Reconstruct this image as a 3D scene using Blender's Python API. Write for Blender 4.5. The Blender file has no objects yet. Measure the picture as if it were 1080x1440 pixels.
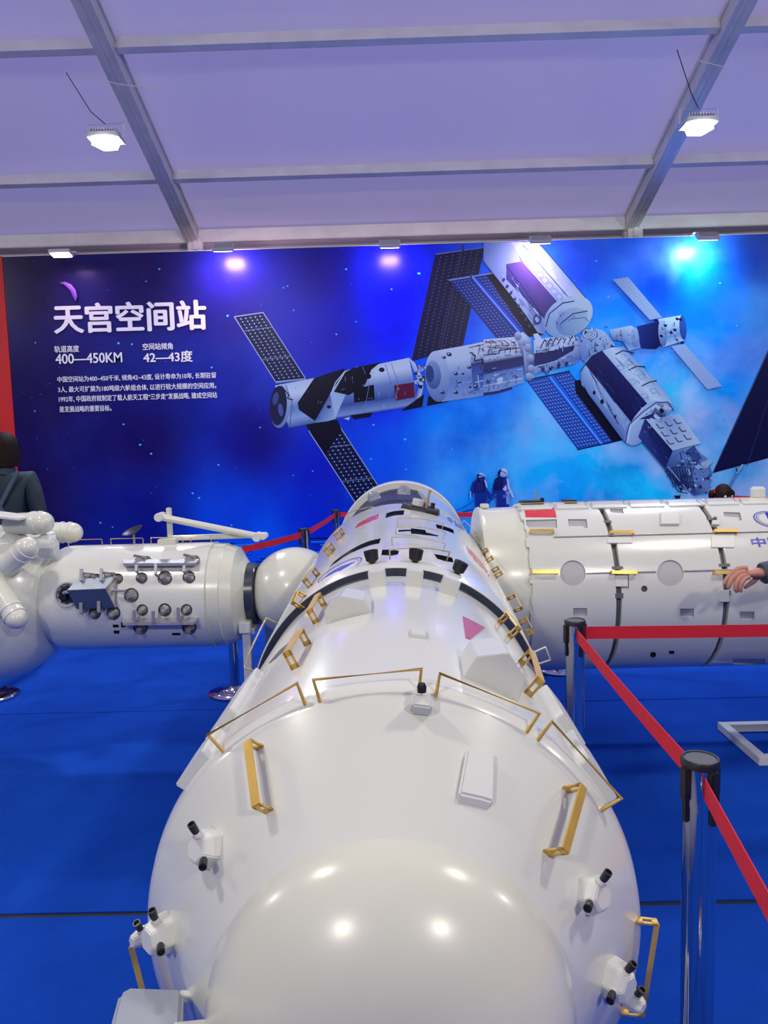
import bpy, bmesh, math, random
from mathutils import Vector, Matrix, Quaternion
V = Vector
R = math.radians
PI = math.pi
random.seed(7)
scene = bpy.context.scene
COL = scene.collection

# ------------------------------------------------------------------ camera
F_PX, CX, CY = 1040.0, 540.0, 720.0
CAM = V((0, 0, 1.57))
PITCH, YAW, ROLL = R(5.4), 0.012, 0.027
_f = V((-math.sin(YAW)*math.cos(PITCH), math.cos(YAW)*math.cos(PITCH), -math.sin(PITCH)))
_r0 = V((math.cos(YAW), math.sin(YAW), 0))
_u0 = _r0.cross(_f)
RT = _r0*math.cos(ROLL) - _u0*math.sin(ROLL)
UP = _u0*math.cos(ROLL) + _r0*math.sin(ROLL)
cd = bpy.data.cameras.new('camera')
cam = bpy.data.objects.new('camera', cd)
COL.objects.link(cam)
cd.sensor_fit = 'VERTICAL'; cd.sensor_height = 36; cd.lens = 36*F_PX/1440
cd.clip_start = 0.02; cd.clip_end = 200
m = Matrix((RT, UP, -_f)).transposed().to_4x4()
m.translation = CAM
cam.matrix_world = m
scene.camera = cam

def ray(px, py):
    return _f + RT*((px-CX)/F_PX) + UP*((CY-py)/F_PX)
def at(px, py, Y):
    d = ray(px, py)
    return CAM + d*(Y/d.y)
def at_floor(px, py, z=0.0):
    d = ray(px, py)
    return CAM + d*((z-CAM.z)/d.z)

# ------------------------------------------------------------------ world, light, exposure
w = bpy.data.worlds.new('world'); scene.world = w; w.use_nodes = True
w.node_tree.nodes['Background'].inputs[0].default_value = (0.62, 0.60, 0.95, 1)
w.node_tree.nodes['Background'].inputs[1].default_value = 1.12
scene.view_settings.view_transform = 'Standard'
scene.view_settings.look = 'None'
scene.view_settings.gamma = 1
scene.view_settings.use_curve_mapping = False
scene.view_settings.exposure = 0.0

def area(name, loc, target, size, power, color=(1, 1, 1), sy=None):
    l = bpy.data.lights.new(name, 'AREA'); l.energy = power; l.color = color
    l.shape = 'RECTANGLE'; l.size = size; l.size_y = sy or size
    o = bpy.data.objects.new(name, l); COL.objects.link(o)
    o.location = loc
    o.rotation_euler = (V(target)-V(loc)).to_track_quat('-Z', 'Y').to_euler()
    return o
LAMP_COL = (1.0, 0.93, 0.79)
# the other floodlights of the tent, over and behind the photographer
for lx, ly, pw in ((-2.5, 1.6, 64), (2.7, 1.6, 64), (-2.5, -3.2, 105), (2.7, -3.2, 105), (-7.6, 3.2, 80), (7.8, 3.2, 80)):
    area('tent_floodlight', (lx, ly, 4.5), (lx*0.5, ly+(1.2 if ly > 0 else 4.0), 0), 0.35, pw, LAMP_COL)

# ------------------------------------------------------------------ materials
def new_mat(name):
    mt = bpy.data.materials.new(name); mt.use_nodes = True
    return mt, mt.node_tree, mt.node_tree.nodes['Principled BSDF']
def mat(name, col, rough=0.5, metal=0.0, coat=0.0, noise=0.0, nscale=6.0, bump=0.0, bscale=60.0, emit=None, estr=0.0, spec=0.5):
    mt, nt, b = new_mat(name)
    b.inputs['Base Color'].default_value = (*col, 1)
    b.inputs['Roughness'].default_value = rough
    b.inputs['Metallic'].default_value = metal
    b.inputs['Coat Weight'].default_value = coat
    b.inputs['Coat Roughness'].default_value = 0.06
    b.inputs['Specular IOR Level'].default_value = spec
    tc = nt.nodes.new('ShaderNodeTexCoord')
    if noise > 0:
        n = nt.nodes.new('ShaderNodeTexNoise'); n.inputs['Scale'].default_value = nscale
        n.inputs['Detail'].default_value = 5
        nt.links.new(tc.outputs['Object'], n.inputs['Vector'])
        r = nt.nodes.new('ShaderNodeValToRGB')
        r.color_ramp.elements[0].position = 0.3; r.color_ramp.elements[1].position = 0.75
        r.color_ramp.elements[0].color = (*[c*(1-noise) for c in col], 1)
        r.color_ramp.elements[1].color = (*[min(1, c*(1+noise*0.5)) for c in col], 1)
        nt.links.new(n.outputs['Fac'], r.inputs[0]); nt.links.new(r.outputs[0], b.inputs['Base Color'])
    if bump > 0:
        n2 = nt.nodes.new('ShaderNodeTexNoise'); n2.inputs['Scale'].default_value = bscale
        n2.inputs['Detail'].default_value = 4
        nt.links.new(tc.outputs['Object'], n2.inputs['Vector'])
        bp = nt.nodes.new('ShaderNodeBump'); bp.inputs['Strength'].default_value = bump
        bp.inputs['Distance'].default_value = 0.01
        nt.links.new(n2.outputs['Fac'], bp.inputs['Height']); nt.links.new(bp.outputs[0], b.inputs['Normal'])
    if emit:
        b.inputs['Emission Color'].default_value = (*emit, 1); b.inputs['Emission Strength'].default_value = estr
    return mt

def s2l(r, g, b):
    return tuple((c/255/12.92) if c/255 <= 0.04045 else ((c/255+0.055)/1.055)**2.4 for c in (r, g, b))

M = {}
M['white'] = mat('white_gloss_paint', (0.675, 0.695, 0.625), 0.22, coat=0.35, noise=0.045, nscale=2.2, bump=0.07, bscale=4.5)
M['white2'] = mat('white_satin_paint', (0.68, 0.695, 0.645), 0.38, coat=0.15, noise=0.03, nscale=5)
M['cream'] = mat('cream_gloss_paint', (0.69, 0.70, 0.58), 0.25, coat=0.35, noise=0.07, nscale=3.0)
M['grey_shell'] = mat('pale_grey_shell', (0.44, 0.45, 0.45), 0.45, noise=0.08)
M['grey_box'] = mat('pale_blue_grey_plastic', (0.36, 0.39, 0.43), 0.4, noise=0.04)
M['groove'] = mat('grey_inner_hull', (0.13, 0.135, 0.14), 0.5, noise=0.2, nscale=20)
M['dark'] = mat('dark_glazing', (0.018, 0.022, 0.035), 0.22, noise=0.2)
M['slate'] = mat('slate_ring', (0.035, 0.045, 0.065), 0.25, noise=0.1)
M['black'] = mat('black_rubber', (0.012, 0.013, 0.016), 0.4, noise=0.2, nscale=40)
M['gold'] = mat('gold_painted_steel', (0.78, 0.50, 0.11), 0.32, metal=0.45, noise=0.14, nscale=30)
M['wire'] = mat('dull_gold_wire', (0.55, 0.42, 0.22), 0.35, metal=0.5, noise=0.1, nscale=30)
M['steel'] = mat('brushed_steel', (0.36, 0.36, 0.40), 0.5, metal=0.3, noise=0.1, nscale=30)
M['gunmetal'] = mat('grey_thruster_metal', (0.36, 0.355, 0.35), 0.4, metal=0.35, noise=0.5, nscale=60)
M['chrome'] = mat('polished_chrome', (0.62, 0.62, 0.64), 0.07, metal=1.0, noise=0.03)
M['cap'] = mat('grey_cap_disc', (0.07, 0.08, 0.085), 0.6, noise=0.1, nscale=20)
M['belt'] = mat('red_webbing', (0.64, 0.008, 0.028), 0.75, noise=0.08, nscale=30, bump=0.15, bscale=500)
M['red_board'] = mat('red_banner_print', (0.62, 0.012, 0.012), 0.55, noise=0.08)
M['alu'] = mat('tent_aluminium', (0.68, 0.67, 0.66), 0.42, metal=0.1, noise=0.12, nscale=5)
M['purlin'] = mat('pale_tent_aluminium', (0.74, 0.73, 0.72), 0.4, metal=0.1, noise=0.1, nscale=5)
M['tent'] = mat('tent_fabric', (0.66, 0.61, 0.74), 0.5, noise=0.10, nscale=0.8, bump=0.25, bscale=1.6)
_nt = M['tent'].node_tree
_tr = _nt.nodes.new('ShaderNodeBsdfTranslucent'); _tr.inputs['Color'].default_value = (0.60, 0.56, 0.72, 1)
_mx = _nt.nodes.new('ShaderNodeMixShader'); _mx.inputs[0].default_value = 0.40
_nt.links.new(_nt.nodes['Principled BSDF'].outputs[0], _mx.inputs[1]); _nt.links.new(_tr.outputs[0], _mx.inputs[2])
_nt.links.new(_mx.outputs[0], _nt.nodes['Material Output'].inputs['Surface'])
M['tentwall'] = mat('tent_wall_fabric', (0.62, 0.60, 0.62), 0.6, noise=0.1, nscale=1.0)
M['gap'] = mat('dark_floor_gap', (0.012, 0.014, 0.02), 0.8, noise=0.3, nscale=20)
M['flagred'] = mat('flag_red_print', (0.68, 0.02, 0.03), 0.3, coat=0.3, noise=0.05)
M['flagpink'] = mat('faded_red_print', (0.60, 0.09, 0.14), 0.25, coat=0.4, noise=0.08)
M['yellow'] = mat('yellow_print', (0.85, 0.55, 0.03), 0.4, noise=0.05)
M['inkblue'] = mat('blue_hull_lettering', (0.03, 0.03, 0.50), 0.35, noise=0.05)
M['inkbright'] = mat('bright_blue_hull_lettering', (0.03, 0.12, 0.72), 0.35, noise=0.05)
M['inkred'] = mat('red_hull_lettering', (0.70, 0.03, 0.05), 0.35, noise=0.05)
M['lamp'] = mat('lamp_face', (1, 1, 1), 0.5, noise=0.01, emit=(0.93, 0.96, 1.0), estr=30)
M['lamp_spot'] = mat('display_lamp_face', (1, 1, 1), 0.5, noise=0.01, emit=(1.0, 0.62, 0.92), estr=12)
M['lamp_cyan'] = mat('display_lamp_face_cool', (1, 1, 1), 0.5, noise=0.01, emit=(0.6, 0.95, 1.0), estr=12)
M['lamp_off'] = mat('display_lamp_housing', (0.55, 0.55, 0.58), 0.4, noise=0.05)
M['skin'] = mat('skin', (0.50, 0.235, 0.165), 0.5, noise=0.1, nscale=20)
M['hair'] = mat('black_brown_hair', (0.016, 0.006, 0.005), 0.6, noise=0.5, nscale=60, bump=0.4, bscale=150, spec=0.15)
M['jacket'] = mat('dark_teal_jacket', (0.012, 0.030, 0.045), 0.7, noise=0.3, nscale=6, bump=0.4, bscale=12)
M['strap'] = mat('grey_blue_strap', (0.06, 0.10, 0.14), 0.7, noise=0.2)
M['trousers'] = mat('dark_trousers', (0.02, 0.02, 0.03), 0.8, noise=0.3)
M['shoe'] = mat('black_shoe', (0.015, 0.015, 0.015), 0.5, noise=0.2)
M['sleeve'] = mat('dark_blue_grey_sleeve', (0.06, 0.085, 0.12), 0.75, noise=0.3, nscale=10, bump=0.3, bscale=30)
M['navycoat'] = mat('navy_child_coat', (0.02, 0.03, 0.08), 0.75, noise=0.2)
M['eye'] = mat('eye_dark', (0.01, 0.01, 0.012), 0.15, noise=0.1)
M['eyewhite'] = mat('eye_white', (0.75, 0.73, 0.7), 0.3, noise=0.03)
M['lip'] = mat('lips', (0.42, 0.12, 0.10), 0.45, noise=0.1)
M['bow'] = mat('red_hair_bow', (0.75, 0.03, 0.05), 0.5, noise=0.1)
M['bubble'] = mat('clear_bubble', (0.78, 0.82, 0.84), 0.08, coat=0.5, noise=0.1)
M['bubble'].node_tree.nodes['Principled BSDF'].inputs['Transmission Weight'].default_value = 0.75
M['glass_band'] = mat('smoky_window', (0.035, 0.042, 0.06), 0.45, noise=0.4, nscale=5)
M['banddark'] = mat('dark_window_band', (0.012, 0.014, 0.02), 0.5, noise=0.3)

# carpet
mt, nt, b = new_mat('blue_carpet')
tc = nt.nodes.new('ShaderNodeTexCoord')
n1 = nt.nodes.new('ShaderNodeTexNoise'); n1.inputs['Scale'].default_value = 1.6; n1.inputs['Detail'].default_value = 8; n1.inputs['Roughness'].default_value = 0.7
n2 = nt.nodes.new('ShaderNodeTexNoise'); n2.inputs['Scale'].default_value = 260; n2.inputs['Detail'].default_value = 3
n3 = nt.nodes.new('ShaderNodeTexVoronoi'); n3.inputs['Scale'].default_value = 9
for n in (n1, n2, n3): nt.links.new(tc.outputs['Object'], n.inputs['Vector'])
cr = nt.nodes.new('ShaderNodeValToRGB')
cr.color_ramp.elements[0].position = 0.3; cr.color_ramp.elements[0].color = (0.004, 0.052, 0.38, 1)
cr.color_ramp.elements[1].position = 0.75; cr.color_ramp.elements[1].color = (0.009, 0.083, 0.56, 1)
nt.links.new(n1.outputs['Fac'], cr.inputs[0])
mx = nt.nodes.new('ShaderNodeMixRGB'); mx.blend_type = 'MULTIPLY'; mx.inputs[0].default_value = 0.5
cr2 = nt.nodes.new('ShaderNodeValToRGB'); cr2.color_ramp.elements[0].position = 0.3; cr2.color_ramp.elements[0].color = (0.45, 0.45, 0.5, 1)
cr2.color_ramp.elements[1].position = 0.65
nt.links.new(n2.outputs['Fac'], cr2.inputs[0])
nt.links.new(cr.outputs[0], mx.inputs[1]); nt.links.new(cr2.outputs[0], mx.inputs[2])
# lint specks
cr3 = nt.nodes.new('ShaderNodeValToRGB'); cr3.color_ramp.elements[0].position = 0.012; cr3.color_ramp.elements[0].color = (1, 1, 1, 1)
cr3.color_ramp.elements[1].position = 0.022; cr3.color_ramp.elements[1].color = (0, 0, 0, 1)
nt.links.new(n3.outputs['Distance'], cr3.inputs[0])
mx2 = nt.nodes.new('ShaderNodeMixRGB'); mx2.inputs[2].default_value = (0.12, 0.2, 0.5, 1)
nt.links.new(cr3.outputs[0], mx2.inputs[0]); nt.links.new(mx.outputs[0], mx2.inputs[1])
nt.links.new(mx2.outputs[0], b.inputs['Base Color'])
b.inputs['Roughness'].default_value = 0.9; b.inputs['Specular IOR Level'].default_value = 0.06
bp = nt.nodes.new('ShaderNodeBump'); bp.inputs['Strength'].default_value = 0.5; bp.inputs['Distance'].default_value = 0.004
nt.links.new(n2.outputs['Fac'], bp.inputs['Height']); nt.links.new(bp.outputs[0], b.inputs['Normal'])
M['carpet'] = mt

# ------------------------------------------------------------------ mesh helpers
def link(name, me, parent=None, loc=None):
    o = bpy.data.objects.new(name, me); COL.objects.link(o)
    if parent is not None: o.parent = parent
    if loc is not None: o.location = loc
    return o
def thing(name, label, cat, loc=(0, 0, 0), rz=0.0, group=None):
    o = bpy.data.objects.new(name, None); COL.objects.link(o)
    o.location = loc; o.rotation_euler = (0, 0, rz); o.empty_display_size = 0.1
    o['label'] = label; o['category'] = cat
    if group: o['group'] = group
    return o
def tag(o, label, cat, group=None):
    o['label'] = label; o['category'] = cat
    if group: o['group'] = group
    return o
def struct(o):
    o['kind'] = 'structure'; return o

def frame_of(axis):
    a = V(axis).normalized()
    ref = V((0, 0, 1)) if abs(a.z) < 0.9 else V((1, 0, 0))
    u = (ref - a*ref.dot(a)).normalized()
    return a, u, a.cross(u)

class MB:
    def __init__(s): s.v = []; s.f = []; s.mi = []; s.mats = []
    def _m(s, mt):
        if mt is None: return 0
        if mt not in s.mats: s.mats.append(mt)
        return s.mats.index(mt)
    def add(s, vs, fs, mt=None):
        o = len(s.v); k = s._m(mt)
        s.v += [V(p) for p in vs]
        for f in fs: s.f.append([i+o for i in f]); s.mi.append(k)
    def box(s, c, size, rot=None, mt=None, taper=1.0):
        hx, hy, hz = [q/2 for q in size]
        vs = []
        for z in (-1, 1):
            k = taper if z > 0 else 1
            for x, y in ((-1, -1), (1, -1), (1, 1), (-1, 1)):
                p = V((x*hx*k, y*hy*k, z*hz))
                if rot is not None: p = rot @ p
                vs.append(V(c)+p)
        s.add(vs, [(3, 2, 1, 0), (4, 5, 6, 7), (0, 1, 5, 4), (1, 2, 6, 5), (2, 3, 7, 6), (3, 0, 4, 7)], mt)
    def bar(s, p0, p1, w, h, up=(0, 0, 1), mt=None):
        p0 = V(p0); p1 = V(p1); a = (p1-p0); L = a.length; a.normalize()
        u = V(up); u = (u - a*u.dot(a))
        if u.length < 1e-6: u = V((1, 0, 0)) - a*a.x
        u.normalize(); v = u.cross(a)
        s.box((p0+p1)/2, (w, L, h), Matrix((v, a, u)).transposed(), mt)
    def ring(s, c, a, r, n, u=None, v=None):
        if u is None: a, u, v = frame_of(a)
        return [V(c) + (u*math.cos(2*PI*i/n) + v*math.sin(2*PI*i/n))*r for i in range(n)]
    def lathe(s, prof, O, axis, n=32, cap0=True, cap1=True, mt=None, a0=0.0):
        a, u, v = frame_of(axis)
        vs = []; fs = []
        for (d, r) in prof:
            for i in range(n):
                t = a0+2*PI*i/n
                vs.append(V(O)+a*d+(u*math.cos(t)+v*math.sin(t))*max(r, 1e-5))
        for k in range(len(prof)-1):
            for i in range(n):
                j = (i+1) % n
                fs.append((k*n+i, k*n+j, (k+1)*n+j, (k+1)*n+i))
        if cap0: fs.append(tuple(range(n))[::-1])
        if cap1: fs.append(tuple((len(prof)-1)*n+i for i in range(n)))
        s.add(vs, fs, mt)
    def cyl(s, p0, p1, r0, r1=None, n=16, mt=None):
        p0 = V(p0); p1 = V(p1); r1 = r0 if r1 is None else r1
        s.lathe([(0, r0), ((p1-p0).length, r1)], p0, p1-p0, n, mt=mt)
    def sphere(s, c, r, n=24, k=14, sc=(1, 1, 1), mt=None, rot=None):
        vs = []; fs = []
        for j in range(k+1):
            ph = PI*j/k
            for i in range(n):
                t = 2*PI*i/n
                p = V((math.sin(ph)*math.cos(t)*r*sc[0], math.sin(ph)*math.sin(t)*r*sc[1], math.cos(ph)*r*sc[2]))
                if rot is not None: p = rot @ p
                vs.append(V(c)+p)
        for j in range(k):
            for i in range(n):
                i2 = (i+1) % n
                fs.append((j*n+i, (j+1)*n+i, (j+1)*n+i2, j*n+i2))
        s.add(vs, fs, mt)
    def tube(s, pts, r, n=8, mt=None):
        pts = [V(p) for p in pts]; vs = []; fs = []
        prev = None
        for i, p in enumerate(pts):
            if i == 0: t = pts[1]-p
            elif i == len(pts)-1: t = p-pts[i-1]
            else: t = (pts[i+1]-p).normalized() + (p-pts[i-1]).normalized()
            t.normalize()
            if prev is None: _, u, _v = frame_of(t)
            else: u = (prev - t*prev.dot(t)).normalized()
            prev = u; vv = t.cross(u)
            k = 1.0
            if 0 < i < len(pts)-1:
                c = t.dot((pts[i+1]-p).normalized()); k = 1/max(c, 0.6)
            for j in range(n):
                an = 2*PI*j/n
                vs.append(p+(u*math.cos(an)+vv*math.sin(an))*r*(k if False else 1))
        for i in range(len(pts)-1):
            for j in range(n):
                j2 = (j+1) % n
                fs.append((i*n+j, i*n+j2, (i+1)*n+j2, (i+1)*n+j))
        fs.append(tuple(range(n))[::-1]); fs.append(tuple((len(pts)-1)*n+j for j in range(n)))
        s.add(vs, fs, mt)
    def prism(s, poly, ext, mt=None):
        n = len(poly); ext = V(ext)
        vs = [V(p) for p in poly]+[V(p)+ext for p in poly]
        fs = [tuple(range(n))[::-1], tuple(range(n, 2*n))]
        for i in range(n):
            j = (i+1) % n; fs.append((i, j, n+j, n+i))
        s.add(vs, fs, mt)
    def loft(s, A, B, mt=None, caps=True):
        n = len(A)
        fs = [(i, (i+1) % n, n+(i+1) % n, n+i) for i in range(n)]
        if caps: fs += [tuple(range(n))[::-1], tuple(range(n, 2*n))]
        s.add(list(A)+list(B), fs, mt)
    def build(s, name, mt=None, parent=None, smooth=None, bevel=0.0, seg=2, fix=True):
        me = bpy.data.meshes.new(name)
        off = V((0, 0, 0))
        if parent is not None: off = world_loc(parent)
        me.from_pydata([p-off for p in s.v], [], s.f)
        if s.mats:
            for q in s.mats: me.materials.append(q)
            me.polygons.foreach_set('material_index', s.mi)
        else: me.materials.append(mt)
        bm = bmesh.new(); bm.from_mesh(me)
        if fix: bmesh.ops.recalc_face_normals(bm, faces=bm.faces)
        if bevel > 0:
            es = [e for e in bm.edges if len(e.link_faces) == 2 and e.calc_face_angle(0) > R(30)]
            bmesh.ops.bevel(bm, geom=es, offset=bevel, segments=seg, affect='EDGES', clamp_overlap=True)
        bm.to_mesh(me); bm.free()
        if smooth is not None:
            me.polygons.foreach_set('use_smooth', [True]*len(me.polygons))
            me.set_sharp_from_angle(angle=R(smooth))
        return link(name, me, parent)
def world_loc(o):
    p = V((0, 0, 0))
    while o is not None:
        p += o.location; o = o.parent
    return p

# ------------------------------------------------------------------ hulls: bodies of revolution that carry fittings
class Hull:
    def __init__(s, O, axis, prof, up=(0, 0, 1)):
        s.O = V(O); s.a = V(axis).normalized(); u = V(up); s.u = (u-s.a*u.dot(s.a)).normalized(); s.v = s.a.cross(s.u)
        s.prof = prof
    def rad(s, d):
        p = s.prof
        if d <= p[0][0]: return p[0][1] if d > p[0][0]-1e-3 else 0
        for (a, ra), (b, rb) in zip(p, p[1:]):
            if d <= b: return ra+(rb-ra)*(d-a)/(b-a) if b > a else rb
        return 0
    def pt(s, d, th, off=0.0):
        return s.O+s.a*d+(s.u*math.cos(th)+s.v*math.sin(th))*(s.rad(d)+off)
    def nrm(s, th): return s.u*math.cos(th)+s.v*math.sin(th)
    def tan(s, th): return -s.u*math.sin(th)+s.v*math.cos(th)
    def f(s, p):
        q = p-s.O; d = q.dot(s.a); return (q-s.a*d).length-s.rad(d)
    def hit(s, px, py):
        d = ray(px, py); t0 = 0.25; best = (1e9, t0); t = t0; prev = t0
        while t < 9:
            g = s.f(CAM+d*t)
            if g < best[0]: best = (g, t)
            if g < 0:
                lo, hi = prev, t
                for _ in range(24):
                    mid = (lo+hi)/2
                    if s.f(CAM+d*mid) < 0: hi = mid
                    else: lo = mid
                best = (0, hi); break
            prev = t; t += 0.01
        q = CAM+d*best[1]-s.O; ax = q.dot(s.a); r = q-s.a*ax
        return ax, math.atan2(r.dot(s.v), r.dot(s.u))
    def solid(s, mb, poly, o0, o1, mt=None, step=0.09, abs0=None):
        """closed shell piece over polygon [(d, theta)], from offset o0 to o1"""
        bm = bmesh.new()
        vs = [bm.verts.new((d, th, 0)) for d, th in poly]
        bm.faces.new(vs); bmesh.ops.triangulate(bm, faces=bm.faces)
        lo = min(p[1] for p in poly); hi = max(p[1] for p in poly)
        k = math.floor(lo/step)+1
        while k*step < hi:
            bmesh.ops.bisect_plane(bm, geom=list(bm.verts)+list(bm.edges)+list(bm.faces), plane_co=(0, k*step, 0), plane_no=(0, 1, 0)); k += 1
        bmesh.ops.recalc_face_normals(bm, faces=bm.faces)
        bm.verts.index_update()
        V0 = [(v.co.x, v.co.y) for v in bm.verts]; n = len(V0)
        P = [s.pt(d, t, o1) for d, t in V0]+[s.pt(d, t, o0) for d, t in V0]
        fs = []
        for f in bm.faces:
            ids = [v.index for v in f.verts]; fs.append(ids); fs.append([i+n for i in ids][::-1])
        for e in bm.edges:
            if len(e.link_faces) == 1:
                a_, b_ = e.verts[0].index, e.verts[1].index; fs.append((a_, b_, b_+n, a_+n))
        bm.free(); mb.add(P, fs, mt)
    def px(s, pts): return [s.hit(*p) for p in pts]
    def cut(s, pts, depth=0.015, mt=None, up=0.02, px=True):
        mb = MB(); s.solid(mb, s.px(pts) if px else pts, -depth, up); return (mb, mt)

def bake_cuts(o, cuts):
    """subtract every cutter from o and store the result as its mesh"""
    tmp = []
    for mb, mt in cuts:
        c = mb.build('cutter', mt or o.data.materials[0]); tmp.append(c)
        md = o.modifiers.new('cut', 'BOOLEAN'); md.object = c; md.operation = 'DIFFERENCE'; md.solver = 'EXACT'
        try: md.material_mode = 'TRANSFER'
        except Exception: pass
        c.location -= (world_loc(o)*0)
    bpy.context.view_layer.update()
    dg = bpy.context.evaluated_depsgraph_get()
    me = bpy.data.meshes.new_from_object(o.evaluated_get(dg))
    o.modifiers.clear(); old = o.data; o.data = me; me.name = old.name
    me.polygons.foreach_set('use_smooth', [True]*len(me.polygons)); me.set_sharp_from_angle(angle=R(24))
    for c in tmp: bpy.data.objects.remove(c, do_unlink=True)

def text_mesh(body, bold=0.0, res=3, space=1.0):
    cu = bpy.data.curves.new('lettering', 'FONT'); cu.body = body; cu.offset = bold; cu.resolution_u = res; cu.space_character = space
    o = bpy.data.objects.new('lettering', cu); COL.objects.link(o)
    bpy.context.view_layer.update()
    dg = bpy.context.evaluated_depsgraph_get()
    me = bpy.data.meshes.new_from_object(o.evaluated_get(dg))
    vs = [v.co.copy() for v in me.vertices]; fs = [tuple(p.vertices) for p in me.polygons]
    bpy.data.objects.remove(o, do_unlink=True)
    xs = [v.x for v in vs]; ys = [v.y for v in vs]
    x0, x1, y0, y1 = min(xs), max(xs), min(ys), max(ys)
    return [((v.x-x0)/(x1-x0), (v.y-y0)/(y1-y0)) for v in vs], fs, (x1-x0)/(y1-y0)

# ================================================================== THE SETTING
YB, YW, EAVE, SL = 8.2, 8.95, 3.93, 0.339
# carpet laid in two-metre strips over a dark base
mb = MB(); mb.box((0, -1, -0.03), (27, 20.6, 0.05)); floor = struct(mb.build('floor', M['gap']))
seams = [8.9, 6.32, at_floor(160, 1001).y, at_floor(100, 1286).y, 0.42, -1.55, -3.52, -5.5, -7.5, -9.5, -11]
for i in range(len(seams)-1):
    g = 0.012 if i == 2 else 0.004
    g0 = 0.012 if i == 3 else 0.004
    mb = MB(); y1, y0 = seams[i]-g0, seams[i+1]+g
    mb.box((0, (y0+y1)/2, -0.0025), (26.4, y1-y0, 0.005)); mb.build('carpet_strip', M['carpet'], floor)

def wall(name, c, size):
    mb = MB(); mb.box(c, size); return struct(mb.build(name, M['tentwall']))
wall('wall_back', (0, YW+0.16, 2.05), (26.4, 0.06, 4.25))
wall('wall_front', (0, -10.95, 2.05), (26.4, 0.06, 4.25))
for nm, x in (('wall_left', -13.2), ('wall_right', 13.2)):
    mb = MB(); mb.prism([(x, YW+0.2, 0), (x, YW+0.2, EAVE+0.2), (x, -1, EAVE+0.2+SL*(YW+1)), (x, -10.95, EAVE+0.2), (x, -10.95, 0)], (0.06, 0, 0))
    struct(mb.build(nm, M['tentwall']))
def roofz(y, off=0.0):
    return EAVE+SL*((YW-y) if y > -1 else (y+10.95))+off
rx0 = at(273, 335, YW).x; rx1 = at(884, 325, YW).x; bay = rx1-rx0
RX = [rx0+bay*k for k in (-1, 0, 1, 2)]
ceiling = struct(thing('ceiling', 'x', 'x')); del ceiling['label']; del ceiling['category']
PY = [8.0, 6.46, 4.9, 3.35, 1.8, 0.3]
edges = [YW+0.1]+PY+[-1.0]
xs = [-13.2]+RX+[13.2]
for sgn in (1, -1):
    for i in range(len(edges)-1):
        for k in range(len(xs)-1):
            ya, yb = edges[i], edges[i+1]
            if sgn < 0: ya, yb = -2-ya, -2-yb
            N = 8; vs = []; fs = []
            for a in range(N+1):
                for c in range(N+1):
                    x = xs[k]+(xs[k+1]-xs[k])*a/N; y = ya+(yb-ya)*c/N
                    sag = 0.035*math.sin(PI*a/N)*math.sin(PI*c/N)
                    vs.append((x, y, EAVE+SL*(YW-(y if sgn > 0 else -2-y))+0.235-sag))
            for a in range(N):
                for c in range(N):
                    q = a*(N+1)+c; fs.append((q, q+1, q+N+2, q+N+1))
            mb = MB(); mb.add(vs, fs); mb.build('roof_panel', M['tent'], ceiling, smooth=60)
def slope_vec(sgn): return V((0, -1*sgn, SL)).normalized()
for x in RX:
    for sgn in (1, -1):
        y0 = YW-0.02 if sgn > 0 else -10.93
        p0 = V((x, y0, EAVE+0.10)); p1 = V((x, -1, EAVE+0.10+SL*(YW+1)))
        up = V((0, SL*sgn, 1)).normalized()
        mb = MB(); mb.bar(p0, p1, 0.115, 0.23, up)
        for s in (-1, 1):
            o = V((s*0.066, 0, 0))
            mb.bar(p0+o-up*0.095, p1+o-up*0.095, 0.016, 0.035, up)
            mb.bar(p0+o+up*0.06, p1+o+up*0.06, 0.016, 0.03, up)
            mb.bar(p0+V((s*0.02, 0, 0))-up*0.119, p1+V((s*0.02, 0, 0))-up*0.119, 0.008, 0.008, up)
        mb.build('rafter', M['alu'], ceiling)
    if abs(x) < 4:
        mb = MB(); mb.bar((x, YW-0.02, 0), (x, YW-0.02, EAVE+0.12), 0.14, 0.1, (0, 1, 0)); mb.build('tent_column', M['alu'], ceiling)
        mb = MB(); mb.box((x+0.04, YW-0.10, EAVE-0.02), (0.17, 0.05, 0.16)); mb.box((x+0.04, YW-0.135, EAVE-0.02), (0.05, 0.02, 0.12))
        mb.build('corner_bracket', M['purlin'], ceiling, bevel=0.004)
for sgn in (1, -1):
    for y in PY:
        for k in range(len(xs)-1):
            yy = y if sgn > 0 else -2-y
            z = EAVE+SL*(YW-y)
            up = V((0, SL*sgn, 1)).normalized()
            mb = MB(); mb.bar((xs[k]+0.06, yy, z+0.135), (xs[k+1]-0.06, yy, z+0.135), 0.065, 0.11, up)
            mb.bar((xs[k]+0.06, yy+0.04*sgn, z+0.10), (xs[k+1]-0.06, yy+0.04*sgn, z+0.10), 0.02, 0.02, up)
            mb.build('purlin', M['purlin'], ceiling)
for k in range(len(xs)-1):
    mb = MB(); mb.box(((xs[k]+xs[k+1])/2, YW-0.03, EAVE+0.10), (xs[k+1]-xs[k]-0.12, 0.10, 0.13))
    mb.box(((xs[k]+xs[k+1])/2, YW-0.09, EAVE+0.03), (xs[k+1]-xs[k]-0.12, 0.02, 0.03))
    mb.build('eave_beam', M['purlin'], ceiling, bevel=0.008)

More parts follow.
